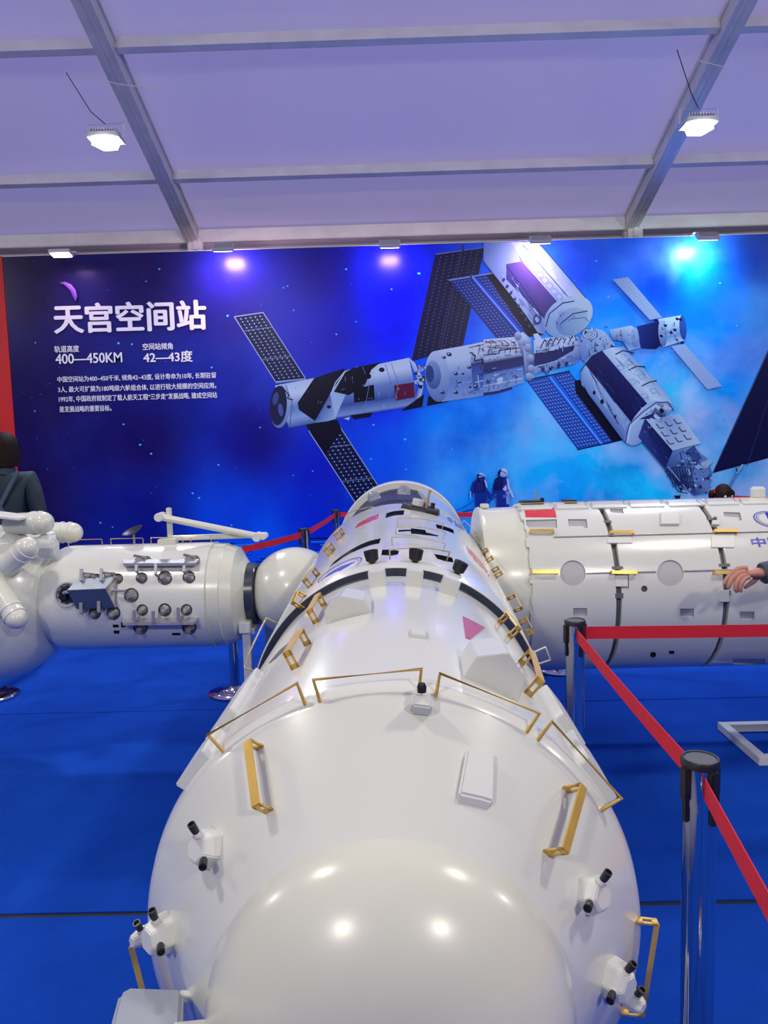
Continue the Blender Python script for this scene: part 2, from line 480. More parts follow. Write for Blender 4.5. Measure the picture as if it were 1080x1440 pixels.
# ================================================================== THE PRINTED BACKDROP
PL = at(3, 355, YB).x; PZ = at(540, 345, YB).z
bd = thing('display_backdrop', 'wide blue printed backdrop with a space station and white Chinese lettering', 'backdrop', (1.0, YB, 0))
def print_mat(name, rough=0.30, noise=0.0):
    mt, nt, b = new_mat(name)
    at_ = nt.nodes.new('ShaderNodeAttribute'); at_.attribute_name = 'print'
    b.inputs['Roughness'].default_value = rough; b.inputs['Specular IOR Level'].default_value = 0.16
    if noise:
        tc = nt.nodes.new('ShaderNodeTexCoord')
        n = nt.nodes.new('ShaderNodeTexNoise'); n.inputs['Scale'].default_value = 0.9; n.inputs['Detail'].default_value = 9; n.inputs['Roughness'].default_value = 0.62
        nt.links.new(tc.outputs['Object'], n.inputs['Vector'])
        r = nt.nodes.new('ShaderNodeValToRGB')
        r.color_ramp.elements[0].position = 0.32; r.color_ramp.elements[0].color = (0.45, 0.40, 0.72, 1)
        r.color_ramp.elements[1].position = 0.72; r.color_ramp.elements[1].color = (1.35, 1.45, 1.12, 1)
        e = r.color_ramp.elements.new(0.5); e.color = (0.9, 0.92, 0.98, 1)
        nt.links.new(n.outputs['Fac'], r.inputs[0])
        x = nt.nodes.new('ShaderNodeMixRGB'); x.blend_type = 'MULTIPLY'; x.inputs[0].default_value = 1
        nt.links.new(at_.outputs['Color'], x.inputs[1]); nt.links.new(r.outputs[0], x.inputs[2])
        # pale clouds, only where the vertex alpha asks for them
        n2 = nt.nodes.new('ShaderNodeTexNoise'); n2.inputs['Scale'].default_value = 1.5; n2.inputs['Detail'].default_value = 10; n2.inputs['Distortion'].default_value = 0.4
        nt.links.new(tc.outputs['Object'], n2.inputs['Vector'])
        r2 = nt.nodes.new('ShaderNodeValToRGB'); r2.color_ramp.elements[0].position = 0.42; r2.color_ramp.elements[1].position = 0.72
        nt.links.new(n2.outputs['Fac'], r2.inputs[0])
        mm = nt.nodes.new('ShaderNodeMath'); mm.operation = 'MULTIPLY'
        nt.links.new(r2.outputs[0], mm.inputs[0]); nt.links.new(at_.outputs['Alpha'], mm.inputs[1])
        y = nt.nodes.new('ShaderNodeMixRGB'); y.inputs[2].default_value = (*s2l(185, 200, 240), 1)
        nt.links.new(mm.outputs[0], y.inputs[0]); nt.links.new(x.outputs[0], y.inputs[1])
        nt.links.new(y.outputs[0], b.inputs['Base Color'])
    else:
        nt.links.new(at_.outputs['Color'], b.inputs['Base Color'])
    return mt
M['mural'] = print_mat('backdrop_sky_print', noise=1)
M['print'] = print_mat('backdrop_station_print')
# colour chart of the printed sky, (px, py, r, g, b, cloud)
SKY = [(30, 380, 42, 28, 72, 0), (30, 550, 36, 24, 82, 0), (30, 700, 34, 20, 80, 0), (200, 390, 34, 24, 88, 0), (200, 620, 26, 16, 92, 0),
       (200, 730, 14, 26, 130, 0), (330, 420, 26, 16, 116, 0), (360, 620, 20, 14, 128, 0), (330, 735, 6, 60, 205, 0), (360, 760, 0, 90, 235, 0),
       (450, 380, 26, 14, 140, 0), (450, 470, 12, 8, 170, 0), (450, 660, 4, 20, 180, 0), (440, 730, 0, 40, 200, 0), (560, 370, 24, 10, 180, 0),
       (560, 420, 4, 4, 245, 0), (560, 470, 2, 10, 235, 0), (540, 640, 0, 70, 225, 0), (640, 620, 0, 110, 248, 0.05), (640, 690, 0, 115, 245, 0.1),
       (690, 560, 0, 100, 240, 0.05), (720, 640, 4, 130, 248, 0.2), (820, 380, 20, 60, 225, 0), (850, 420, 4, 90, 240, 0.15), (850, 480, 8, 110, 245, 0.2),
       (930, 400, 0, 40, 235, 0), (950, 370, 0, 90, 240, 0.2), (1000, 420, 4, 70, 225, 0.1), (1060, 370, 4, 40, 150, 0), (1060, 450, 10, 90, 205, 0.2),
       (900, 640, 50, 140, 245, 0.9), (950, 560, 90, 150, 240, 0.9), (880, 660, 90, 150, 240, 1.0), (800, 690, 30, 130, 245, 0.6), (1000, 520, 20, 110, 238, 0.3),
       (1060, 660, 90, 140, 230, 0.9), (1030, 480, 16, 100, 230, 0.2), (620, 500, 0, 60, 240, 0), (760, 600, 20, 140, 250, 0.3), (540, 560, 0, 40, 225, 0)]
W0, W1 = PL, 8.2
NX, NZ = 90, 42
vs = []; cols = []
SKY = [(p[0], p[1], p[2]*(1 if p[0] < 500 else .3), min(255, p[3]*(1.0 if p[0] < 500 else 1.1 if p[0] < 600 else 1.36)), min(255, p[4]*1.05), min(1, p[5]*1.25)) if True else p for p in SKY]
sky3 = [(at(p[0], p[1], YB), s2l(*p[2:5]), p[5]) for p in SKY]
for a in range(NX+1):
    for c in range(NZ+1):
        x = W0+(W1-W0)*a/NX; z = 0.02+(PZ-0.02)*c/NZ
        vs.append((x, YB, z))
        tw = 0; cc = [0, 0, 0, 0]
        for q, col, cl in sky3:
            dd = ((q.x-x)**2+(q.z-z)**2+0.02)**1.6
            k = 1/dd; tw += k
            for i in range(3): cc[i] += col[i]*k
            cc[3] += cl*k
        cols.append([q/tw for q in cc])
fs = []
for a in range(NX):
    for c in range(NZ):
        q = a*(NZ+1)+c; fs.append((q, q+NZ+1, q+NZ+2, q+1))
def colour_obj(o, cols):
    at_ = o.data.color_attributes.new('print', 'FLOAT_COLOR', 'POINT')
    flat = []
    for c in cols: flat += [c[0], c[1], c[2], c[3] if len(c) > 3 else 1.0]
    at_.data.foreach_set('color', flat)
mb = MB(); mb.add(vs, fs); o = mb.build('printed_sky', M['mural'], bd, fix=False); colour_obj(o, cols)
mb = MB(); mb.box(((W0+W1)/2, YB+0.045, PZ/2+0.01), (W1-W0, 0.08, PZ-0.01)); mb.build('backing_board', M['purlin'], bd)
rb = thing('red_banner_board', 'plain red banner board at the left end of the blue backdrop', 'banner', (PL-1.5, YB, 0))
mb = MB(); mb.box((PL-1.505, YB+0.04, PZ/2+0.01), (3.0, 0.09, PZ-0.01)); mb.build('board', M['red_board'], rb)
mb = MB(); mb.box((PL-1.505, YB+0.10, 0.04), (3.0, 0.3, 0.06)); mb.build('foot_rail', M['alu'], rb)

class Print:
    layer = 0
    def __init__(s, k=(1, 1, 1)): s.v = []; s.f = []; s.c = []; s.k = k
    def poly(s, pts, col, new=True):
        if new: Print.layer += 1
        y = YB-0.0006-Print.layer*0.00006
        o = len(s.v)
        if isinstance(col, tuple): col = [col]*len(pts)
        for p, c in zip(pts, col): s.v.append(at(p[0], p[1], y)); c = s2l(*c); s.c.append((c[0]*s.k[0], c[1]*s.k[1], c[2]*s.k[2]))
        s.f.append(tuple(range(o, o+len(pts))))
    def line(s, a, b, w, col, new=False):
        dx, dy = b[0]-a[0], b[1]-a[1]; L = math.hypot(dx, dy) or 1
        nx, ny = -dy/L*w/2, dx/L*w/2
        s.poly([(a[0]+nx, a[1]+ny), (b[0]+nx, b[1]+ny), (b[0]-nx, b[1]-ny), (a[0]-nx, a[1]-ny)], col, new)
    def pline(s, pts, w, col):
        Print.layer += 1
        for a, b in zip(pts, pts[1:]): s.line(a, b, w, col)
    def ell(s, cx, cy, rx, ry, ang, col, n=28, col2=None, a0=0, a1=360):
        ca, sa = math.cos(R(ang)), math.sin(R(ang)); pts = []; cs = []
        for i in range(n):
            t = R(a0+(a1-a0)*i/(n if a1-a0 >= 360 else n-1)); x, y = rx*math.cos(t), ry*math.sin(t)
            pts.append((cx+x*ca-y*sa, cy+x*sa+y*ca)); k = (math.sin(t)+1)/2
            cs.append(tuple(col[j]*(1-k)+(col2 or col)[j]*k for j in range(3)))
        s.poly(pts, cs)
    def barrel(s, a0, a1, b0, b1, stops):
        """a0-a1: one long edge, b0-b1: the other; stops (t, colour) run across"""
        Print.layer += 1
        lp = lambda p, q, t: (p[0]+(q[0]-p[0])*t, p[1]+(q[1]-p[1])*t)
        for (t0, c0), (t1, c1) in zip(stops, stops[1:]):
            s.poly([lp(a0, b0, t0), lp(a1, b1, t0), lp(a1, b1, t1), lp(a0, b0, t1)], [c0, c0, c1, c1], False)
    def array(s, q, nu, nv, base, line, dot, edge=None, lw=0.5):
        """solar wing: q = 4 corners, base quad, grid lines and dots"""
        s.poly(q, base)
        def P(u, v):
            a = (q[0][0]+(q[1][0]-q[0][0])*u, q[0][1]+(q[1][1]-q[0][1])*u)
            b = (q[3][0]+(q[2][0]-q[3][0])*u, q[3][1]+(q[2][1]-q[3][1])*u)
            return (a[0]+(b[0]-a[0])*v, a[1]+(b[1]-a[1])*v)
        Print.layer += 1
        for i in range(1, nu): s.line(P(i/nu, 0), P(i/nu, 1), lw, line)
        for j in range(1, nv): s.line(P(0, j/nv), P(1, j/nv), lw, line)
        Print.layer += 1
        if dot:
            for i in range(1, nu):
                for j in range(1, nv):
                    x, y = P(i/nu, j/nv); r = 0.75
                    s.poly([(x-r, y-r), (x+r, y-r), (x+r, y+r), (x-r, y+r)], dot, False)
        if edge:
            for a, b in ((q[0], q[1]), (q[1], q[2]), (q[2], q[3]), (q[3], q[0])): s.line(a, b, 1.1, edge)
    def greeble(s, q, n, cols, lmax=0.22, wmax=1.1, r=None):
        Print.layer += 1
        def P(u, v):
            a = (q[0][0]+(q[1][0]-q[0][0])*u, q[0][1]+(q[1][1]-q[0][1])*u)
            b = (q[3][0]+(q[2][0]-q[3][0])*u, q[3][1]+(q[2][1]-q[3][1])*u)
            return (a[0]+(b[0]-a[0])*v, a[1]+(b[1]-a[1])*v)
        for _ in range(n):
            u, v = r.uniform(.03, .95), r.uniform(.05, .95); c = r.choice(cols); L = r.uniform(.03, lmax)
            if r.random() < .5: s.line(P(u, v), P(min(u+L*.6, .99), v), r.uniform(.4, wmax), c)
            else: s.line(P(u, v), P(u, min(v+L, .98)), r.uniform(.4, wmax), c)
    def build(s, name):
        mb = MB(); mb.add(s.v, s.f); o = mb.build(name, M['print'], bd, fix=False); colour_obj(o, s.c); return o
def Z(ox, oy, k): return lambda *pts: [(ox+x*k, oy+y*k) for x, y in zip(pts[::2], pts[1::2])]
z4 = Z(320, 330, 380/1080); z5 = Z(680, 330, 400/1080); z8 = Z(640, 650, 100/1080)
NAVY = (16, 20, 62); INK = (14, 12, 40); PALE = (190, 205, 236); WHT = (226, 232, 244); MIDB = (70, 100, 170); SHAD = (26, 24, 74)
p = Print((.56, .72, .84))
# big dark rear array
p.array(z4(830, 80, 1027, 50, 940, 447, 735, 507), 8, 30, (30, 26, 66), (38, 34, 78), (92, 100, 160))
p.line(*z4(833, 78, 1027, 51), 1.6, (120, 130, 185)); p.pline(z4(938, 60, 850, 470), 1.2, (70, 72, 130))
p.line(*z4(938, 40, 942, 66), 3, (60, 66, 120))
# second array with the blue strip
p.array([(632, 394), (661, 389), (733, 474), (700, 478)], 6, 22, (34, 50, 130), (60, 88, 190), (120, 150, 225))
p.poly([(661, 389), (668, 388), (742, 474), (733, 474)], (20, 90, 235)); p.pline([(664, 389), (736, 474)], 1.4, (180, 205, 245))
p.array([(668, 388), (684, 386), (758, 472), (742, 474)], 4, 22, (34, 50, 130), (60, 88, 190), (120, 150, 225))
p.poly([(682, 384), (694, 383), (764, 471), (744, 474)], INK)
p.pline([(631, 394), (693, 384)], 2, (150, 165, 215)); p.pline([(661, 380), (663, 392)], 2, (50, 60, 110))
# lower array
p.array(z5(162, 553, 240, 537, 447, 800, 356, 815), 8, 22, (30, 72, 175), (86, 132, 222), (150, 186, 240))
p.poly(z5(240, 537, 262, 533, 462, 797, 447, 800), (20, 120, 245)); p.pline(z5(252, 540, 452, 800), 1.2, (150, 200, 250))
p.array(z5(262, 533, 326, 519, 528, 781, 462, 797), 6, 22, (30, 72, 175), (86, 132, 222), (150, 186, 240))
p.poly(z5(345, 555, 365, 550, 533, 780, 490, 787, 350, 600), INK)
p.pline(z5(160, 553, 328, 518), 2, (16, 30, 90)); p.pline(z5(356, 817, 498, 785), 1.6, (20, 30, 90))
# far right array
p.array(z5(1090, 425, 1150, 500, 1150, 830, 872, 905), 10, 16, (26, 24, 66), (34, 32, 78), None)
p.pline(z5(1080, 440, 870, 905), 1.0, (50, 55, 110)); p.pline(z5(1090, 600, 1000, 880), 0.8, (60, 60, 120))
# left wings of the rear craft
for q in (z4(27, 328, 142, 311, 312, 575, 192, 588), z4(325, 785, 452, 772, 648, 1075, 523, 1090)):
    p.array(q, 6, 22, NAVY, (52, 64, 130), (214, 222, 246), (190, 200, 235))
    a, b_, c, d = q
    for t in (0.22, 0.66): p.line((a[0]+(d[0]-a[0])*t, a[1]+(d[1]-a[1])*t), (b_[0]+(c[0]-b_[0])*t, b_[1]+(c[1]-b_[1])*t), 1.2, (120, 130, 180))
p.poly(z4(310, 757, 380, 735, 440, 742, 456, 782, 392, 880), (14, 10, 36))
p.pline(z4(192, 592, 312, 577), 1.6, (150, 160, 190))
# rear cylinder
BODY = [(0, (210, 220, 240)), (0.25, (236, 240, 248)), (0.55, (120, 150, 205)), (0.8, (170, 190, 228)), (1, (90, 110, 170))]
p.barrel(*z4(190, 603, 345, 573, 245, 772, 352, 752), BODY)
p.poly(z4(345, 573, 440, 560, 470, 548, 435, 735, 400, 745, 352, 752), [(60, 80, 150), (60, 80, 150), (80, 100, 170), (190, 206, 236), (190, 206, 236), (110, 140, 200)])
p.poly(z4(280, 672, 345, 575, 385, 560, 465, 535, 470, 545, 408, 640, 352, 742, 345, 742, 285, 700), INK)
p.ell(*z4(210, 685)[0], 14, 31, 4, (205, 214, 236), col2=(120, 135, 185)); p.ell(*z4(203, 683)[0], 12, 28, 4, (22, 22, 56), col2=(40, 40, 84))
p.ell(*z4(192, 655)[0], 4, 9, 12, (70, 84, 140)); p.ell(*z4(212, 700)[0], 3.5, 9, -8, (90, 100, 160))
p.pline(z4(232, 600, 258, 670, 248, 770), 1.0, (80, 95, 150)); p.pline(z4(215, 604, 244, 640, 240, 655, 262, 660), 1.6, (24, 24, 60))
p.barrel(*z4(470, 545, 725, 492, 430, 735, 765, 682), [(0, (225, 230, 243)), (0.2, (232, 237, 247)), (0.45, (128, 152, 208)), (0.75, (70, 96, 168)), (0.95, (150, 172, 220)), (1, (80, 96, 160))])
p.poly(z4(410, 635, 470, 545, 520, 527, 430, 735), [(190, 205, 236), (220, 228, 242), (180, 196, 230), (200, 214, 240)])
p.poly(z4(725, 492, 748, 512, 778, 570, 782, 610, 770, 660, 742, 690, 765, 600), [(225, 232, 245)]*5+[(110, 130, 190)]*2)
p.poly(z4(470, 550, 500, 533, 612, 510, 575, 540, 550, 600, 485, 642, 425, 628), INK)
p.pline(z4(412, 640, 432, 590, 470, 545), 1.2, (230, 236, 248))
p.poly(z4(503, 612, 585, 600, 588, 660, 506, 672), (12, 10, 34))
p.poly(z4(665, 602, 745, 590, 748, 650, 670, 664), (112, 22, 66)); p.ell(*z4(682, 616)[0], 1.8, 1.8, 0, (190, 120, 60))
p.poly(z4(490, 722, 578, 710, 572, 727, 505, 738), INK)
for x in (540, 630, 655): p.pline(z4(x, 528-(x-540)*0.12, x+26, 600, x+8, 700), 0.8, (120, 140, 196))
p.ell(*z4(616, 540)[0], 4, 3.2, 0, (24, 26, 66)); p.ell(*z4(405, 688)[0], 3, 2.5, 0, (20, 22, 60)); p.ell(*z4(560, 566)[0], 5, 4, 0, INK)
p.poly(z4(465, 735, 490, 728, 484, 742), (210, 220, 240)); p.poly(z4(692, 705, 780, 640, 886, 662, 880, 668), INK)
p.poly(z4(790, 612, 806, 612, 796, 690, 778, 690), (30, 110, 235))
# docking ring and second module
rng = random.Random(3)
for i in range(44):
    x, y = rng.uniform(752, 812), rng.uniform(515, 610); r = rng.uniform(1, 3.6)
    q = z4(x, y)[0]; k = rng.choice([(40, 50, 105), (150, 168, 214), (215, 224, 242), (22, 26, 70), (90, 112, 175)])
    p.poly([(q[0]-r, q[1]-r*.6), (q[0]+r, q[1]-r), (q[0]+r*.7, q[1]+r), (q[0]-r*.6, q[1]+r*.8)], k)
p.barrel(*z4(838, 463, 965, 440, 855, 668, 985, 650), [(0, WHT), (0.25, (215, 224, 242)), (0.6, (120, 148, 205)), (1, (150, 172, 220))])
p.barrel(*z4(965, 440, 1085, 415, 985, 650, 1090, 628), [(0, WHT), (0.2, (225, 230, 242)), (0.3, (180, 195, 226)), (0.38, (44, 50, 110)), (0.45, (60, 84, 158)), (0.8, (84, 120, 192)), (1, (150, 172, 220))])
p.ell(*z4(838, 566)[0], 17, 36, -4, (214, 224, 243), col2=(104, 132, 192)); p.ell(*z4(822, 560)[0], 11, 20, -4, (150, 172, 216), col2=(70, 96, 160)); p.ell(*z4(808, 556)[0], 6, 12, -4, (60, 76, 136))
for x, y, r in ((885, 478, 4), (865, 490, 3), (912, 555, 3.4), (925, 590, 3), (858, 630, 3.4), (912, 630, 3.4), (965, 530, 3.2), (940, 555, 2.4), (992, 606, 3.6), (968, 608, 2.4)):
    q = z4(x, y)[0]; p.ell(q[0], q[1], r, r*0.7, 20, (34, 40, 90)); p.ell(q[0]-1, q[1]-1, r*.4, r*.3, 0, (200, 212, 240))
for k in range(5):
    p.pline(z4(965+k*28, 452-k*5, 1010+k*24, 440-k*5, 1002+k*25, 478-k*4), 1.0, (170, 60, 80) if k % 2 else (30, 34, 80))
p.pline(z4(968, 470, 990, 482, 986, 505, 1020, 498, 1018, 516, 1080, 500), 1.8, (26, 28, 70))
for k in range(4): p.pline(z4(1000+k*26, 560-k*4, 1006+k*26, 610-k*4), 1.0, (214, 222, 242)); 
p.pline(z4(990, 590, 1085, 570), 1.2, (214, 222, 242)); p.pline(z4(1000, 560, 1085, 545), 0.8, (40, 52, 110))
p.barrel(*z5(0, 398, 150, 385, 0, 608, 152, 563), [(0, WHT), (0.16, (228, 233, 244)), (0.36, (200, 212, 236)), (0.44, (40, 42, 100)), (0.62, (52, 56, 124)), (0.66, (110, 142, 204)), (1, (150, 175, 222))])
for k in range(6): p.pline(z5(5+k*24, 402, 30+k*22, 414, 22+k*22, 432, 44+k*20, 428, 40+k*20, 450), 1.0, (34, 38, 90) if k % 2 else (160, 70, 90))
p.pline(z5(0, 458, 60, 450, 58, 440, 150, 428), 1.4, (26, 28, 74))
for k in range(4): p.pline(z5(20+k*34, 560-k*8, 22+k*34, 592-k*8), 0.9, (60, 84, 156))
p.pline(z5(0, 575, 150, 545), 1.2, (220, 230, 246))
p.poly(z5(50, 545, 72, 540, 76, 560, 54, 570), (215, 222, 240))
p.poly(z5(0, 600, 60, 592, 110, 578, 108, 586, 50, 602, 0, 610), (40, 50, 110))
# step ring, third module
p.poly(z5(118, 380, 150, 370, 180, 395, 188, 470, 192, 545, 160, 553, 150, 470), [(190, 202, 230), (236, 240, 248), (160, 178, 216), (60, 76, 140), (170, 190, 226), (90, 110, 170), (50, 62, 124)])
for x, y in ((130, 385), (160, 410), (178, 470), (180, 510), (168, 430), (172, 540)):
    q = z5(x, y)[0]; p.ell(q[0], q[1], 5, 6, 0, (210, 220, 240), col2=(90, 110, 170))
p.poly(z5(190, 400, 340, 378, 372, 400, 372, 465, 350, 490, 192, 530), [(220, 227, 243), (230, 235, 246), (120, 142, 196), (90, 112, 180), (130, 152, 206), (140, 164, 214)])
p.poly(z5(192, 452, 345, 420, 340, 440, 270, 480, 192, 500), (44, 44, 104)); p.poly(z5(188, 378, 205, 374, 235, 412, 205, 420), (222, 228, 242))
for k in range(6): p.pline(z5(215+k*22, 432-k*5, 232+k*22, 398-k*4, 240+k*22, 410-k*4), 1.5, (30, 36, 88))
for k in range(4): q = z5(225+k*30, 512-k*7)[0]; p.ell(q[0], q[1], 2.6, 3.6, 20, (40, 56, 118))
p.pline(z5(215, 500, 240, 530, 262, 500), 1.2, (40, 50, 110))
# big upper module
p.poly(z5(0, 28, 110, 28, 245, 330, 230, 380, 205, 370, 150, 290, 0, 100), [(120, 150, 215), (180, 200, 235), (150, 172, 220), (120, 145, 205), (170, 190, 226), (190, 205, 236), (140, 165, 220)])
p.poly(z5(86, 112, 150, 100, 293, 262, 245, 335, 86, 170), [(96, 80, 160), (130, 90, 170), (60, 56, 134), (40, 44, 110), (70, 66, 150)])
p.poly(z5(104, 28, 180, 28, 330, 250, 292, 268, 150, 105), [(205, 220, 245), (236, 240, 250), (205, 220, 236), (180, 200, 230), (240, 226, 246)])
p.poly(z5(180, 28, 208, 28, 388, 238, 412, 300, 330, 250), [(240, 243, 248), (120, 160, 225), (205, 222, 232), (225, 235, 235), (224, 232, 240)])
p.pline(z5(150, 40, 335, 252), 1.2, (52, 66, 130)); p.pline(z5(208, 28, 388, 240), 1.2, (30, 60, 140)); p.pline(z5(86, 115, 245, 335), 1, (30, 34, 90))
for k in range(7):
    x, y = 180+k*18, 128+k*21
    p.pline(z5(x, y, x+20, y-10, x+32, y+6, x+14, y+18, x, y), 0.8, (110, 140, 196))
p.ell(*z5(322, 312)[0], 27, 37, 58, (214, 228, 232), col2=(140, 170, 210)); p.ell(*z5(335, 330)[0], 18, 24, 60, (180, 205, 214), col2=(120, 150, 200))
p.pline(z5(290, 340, 340, 300, 395, 290), 1.6, (40, 60, 120)); p.pline(z5(236, 350, 250, 300, 300, 260, 345, 252), 1.6, (40, 48, 104))
p.pline(z5(330, 320, 385, 315, 400, 330), 1.0, (60, 90, 140)); p.ell(*z5(205, 320)[0], 6, 8, 0, (60, 76, 132)); p.ell(*z5(203, 322)[0], 3, 4, 0, (180, 195, 226))
for k in range(8): q = z5(100+k*14, 150+k*25)[0]; p.ell(q[0]-9, q[1]+8, 2, 3, 30, (50, 66, 128))
# node
p.poly(z5(370, 380, 470, 375, 500, 420, 440, 440, 385, 485, 370, 470), [(170, 188, 224), (150, 172, 216), (180, 198, 230), (150, 175, 220), (120, 146, 204), (120, 144, 200)])
p.ell(*z5(420, 420)[0], 20, 24, 30, (200, 212, 238), col2=(110, 140, 200))
q = z5(403, 377)[0]
for r, c in ((11.5, (90, 106, 160)), (10, (214, 222, 240)), (7.4, (40, 52, 110)), (6.4, (200, 212, 236)), (4, (60, 76, 140)), (3, (190, 204, 234))): p.ell(q[0], q[1], r, r*0.68, 8, c)
for k in range(26):
    x, y = rng.uniform(330, 500), rng.uniform(345, 440); r = rng.uniform(0.8, 2.4); q = z5(x, y)[0]
    p.poly([(q[0]-r, q[1]), (q[0], q[1]-r), (q[0]+r, q[1]+r*.4), (q[0], q[1]+r)], rng.choice([(40, 52, 110), (220, 228, 244), (100, 124, 184), (26, 32, 80)]))
# forward craft
p.poly(z5(478, 362, 560, 345, 590, 362, 592, 430, 552, 442, 530, 405, 490, 400), [(200, 212, 238), (224, 230, 244), (180, 196, 230), (150, 172, 216), (170, 190, 226), (120, 148, 206), (100, 128, 190)])
p.ell(*z5(575, 392)[0], 6, 14, -4, (186, 202, 232), col2=(110, 136, 196)); p.pline(z5(520, 362, 528, 420), 1, (70, 90, 150))
p.poly(z5(582, 348, 668, 328, 690, 350, 688, 408, 655, 432, 600, 430), [(40, 60, 140), (30, 34, 90), (24, 24, 70), (22, 20, 64), (20, 18, 60), (30, 40, 120)])
p.barrel(*z5(665, 320, 750, 306, 680, 428, 762, 402), [(0, WHT), (0.3, (210, 220, 240)), (0.7, (130, 156, 210)), (1, (200, 212, 238))])
p.ell(*z5(680, 374)[0], 6, 19, -4, (200, 210, 236), col2=(90, 112, 176)); p.ell(*z5(757, 352)[0], 5, 17.5, -4, (60, 96, 180), col2=(40, 76, 160))
for x, y in ((655, 325), (690, 345), (735, 320), (748, 322), (675, 385), (735, 400), (755, 410), (712, 372), (726, 362)): q = z5(x, y)[0]; p.ell(q[0], q[1], 2.6, 1.8, 30, (24, 28, 72))
p.array(z5(490, 170, 549, 161, 678, 314, 632, 324), 3, 12, (176, 184, 222), (190, 198, 230), None)
p.array(z5(712, 424, 764, 414, 906, 575, 850, 588), 3, 12, (178, 190, 232), (192, 202, 236), None)
# lower right laboratory cylinder
p.poly(z5(366, 520, 395, 470, 440, 432, 530, 425, 700, 605, 722, 655, 660, 740, 590, 782, 545, 795, 372, 570), (150, 172, 216))
p.poly(z5(366, 520, 388, 490, 552, 715, 532, 786, 372, 565), [(110, 140, 200), (190, 206, 234), (170, 190, 226), (90, 116, 184), (120, 150, 205)])
p.poly(z5(385, 492, 410, 460, 450, 440, 622, 640, 560, 712), [(30, 32, 84), (34, 34, 90), (42, 42, 104), (34, 36, 96), (26, 26, 76)])
p.poly(z5(450, 440, 486, 428, 655, 632, 622, 642), [(196, 208, 234), (226, 231, 244), (226, 231, 244), (190, 204, 232)])
p.poly(z5(486, 428, 532, 428, 700, 606, 715, 640, 655, 632), [(226, 232, 244), (150, 174, 218), (170, 190, 228), (190, 206, 234), (232, 236, 246)])
for k in range(3):
    p.pline(z5(500+k*50, 480+k*60-25, 530+k*50, 470+k*60-30, 570+k*44, 480+k*52-30), 1.6, (20, 24, 66))
    for j in range(2):
        x, y = 505+k*46+j*34, 500+k*54-j*20
        p.pline(z5(x, y, x+18, y-6, x+30, y+8, x+12, y+16, x, y), 0.9, (150, 165, 205))
p.pline(z5(418, 560, 440, 620, 470, 660), 1.3, (200, 214, 240)); p.pline(z5(430, 540, 500, 640), 1.0, (60, 84, 150))
p.ell(*z5(450, 634)[0], 2.6, 3.6, 0, (20, 24, 70)); p.ell(*z5(500, 690)[0], 2, 3, 0, (20, 24, 70)); p.ell(*z5(420, 600)[0], 2, 3, 0, (20, 24, 70))
p.pline(z5(380, 575, 400, 610, 420, 640, 500, 745), 1.2, (26, 30, 84)); p.pline(z5(368, 520, 388, 490, 450, 440), 1.4, (26, 34, 90))
# end dome with platform
p.ell(*z5(610, 715)[0], 37, 16, -55, (200, 212, 236), col2=(150, 172, 216)); p.pline(z5(545, 790, 560, 725, 610, 680, 660, 645, 715, 660), 1.4, (230, 235, 246))
p.pline(z5(538, 790, 552, 722, 606, 672, 655, 638, 700, 635, 722, 668), 1.3, (40, 56, 116))
p.poly(z5(612, 700, 625, 705, 720, 815, 692, 895, 588, 765), [(50, 66, 130), (34, 40, 96), (26, 28, 76), (40, 48, 110), (60, 76, 146)])
p.poly(z5(618, 703, 690, 690, 745, 682, 825, 792, 718, 820), [(214, 222, 238), (150, 168, 212), (216, 222, 238), (226, 230, 242), (206, 212, 232)])
for i in range(3):
    for j in range(3):
        x, y = 655+i*33+j*19, 728-i*9+j*30
        p.pline(z5(x, y-10, x+14, y+8, x+30, y+4), 1.5, (52, 62, 110))
p.poly(z5(660, 642, 690, 640, 712, 660, 690, 690, 655, 700, 590, 700, 640, 680), [(70, 90, 150), (190, 204, 234), (210, 220, 240), (60, 76, 140), (40, 50, 104), (30, 40, 90), (30, 34, 84)])
for x, y in ((662, 655), (676, 668), (655, 690), (690, 655), (640, 705), (668, 700)): q = z5(x, y)[0]; p.ell(q[0], q[1], 4, 2.6, 40, rng.choice([(18, 20, 56), (210, 218, 240)]))
# truss end
p.poly(z5(690, 888, 720, 818, 800, 808, 850, 850, 868, 905, 855, 975, 800, 990, 770, 960, 735, 950), [(60, 86, 150), (110, 140, 196), (160, 182, 220), (120, 146, 200), (90, 116, 178), (130, 152, 204), (60, 84, 150), (36, 50, 110), (30, 36, 90)])
for k in range(9):
    x = 700+k*10; p.pline(z5(x, 890-k*4, x+22, 960+k*2), 0.9, (18, 24, 66)); p.pline(z5(x+20, 880, x-4, 920+k*5), 0.8, (18, 24, 66))
p.pline(z5(690, 895, 740, 975, 775, 982), 1.2, (16, 20, 60)); p.pline(z5(700, 880, 770, 965), 1.2, (170, 190, 226))
for k in range(60):
    x, y = rng.uniform(735, 865), rng.uniform(815, 985)
    if y < 815+(x-735)*0.4 - 10 or x > 860 and y < 900: continue
    r = rng.uniform(0.8, 3.2); q = z5(x, y)[0]
    p.poly([(q[0]-r, q[1]-r*.3), (q[0]+r*.4, q[1]-r), (q[0]+r, q[1]+r*.4), (q[0]-r*.2, q[1]+r*.8)], rng.choice([(26, 34, 84), (80, 106, 168), (150, 172, 216), (206, 216, 240), (44, 60, 120)]))
p.poly(z5(800, 880, 855, 852, 870, 860, 850, 885, 815, 892), (190, 204, 226)); p.poly(z5(770, 820, 800, 800, 830, 850, 800, 860), (70, 90, 150))
p.pline(z5(590, 765, 700, 900), 2.0, (40, 60, 130)); p.poly(z5(722, 990, 750, 990, 742, 1006, 730, 1004), (16, 24, 80))
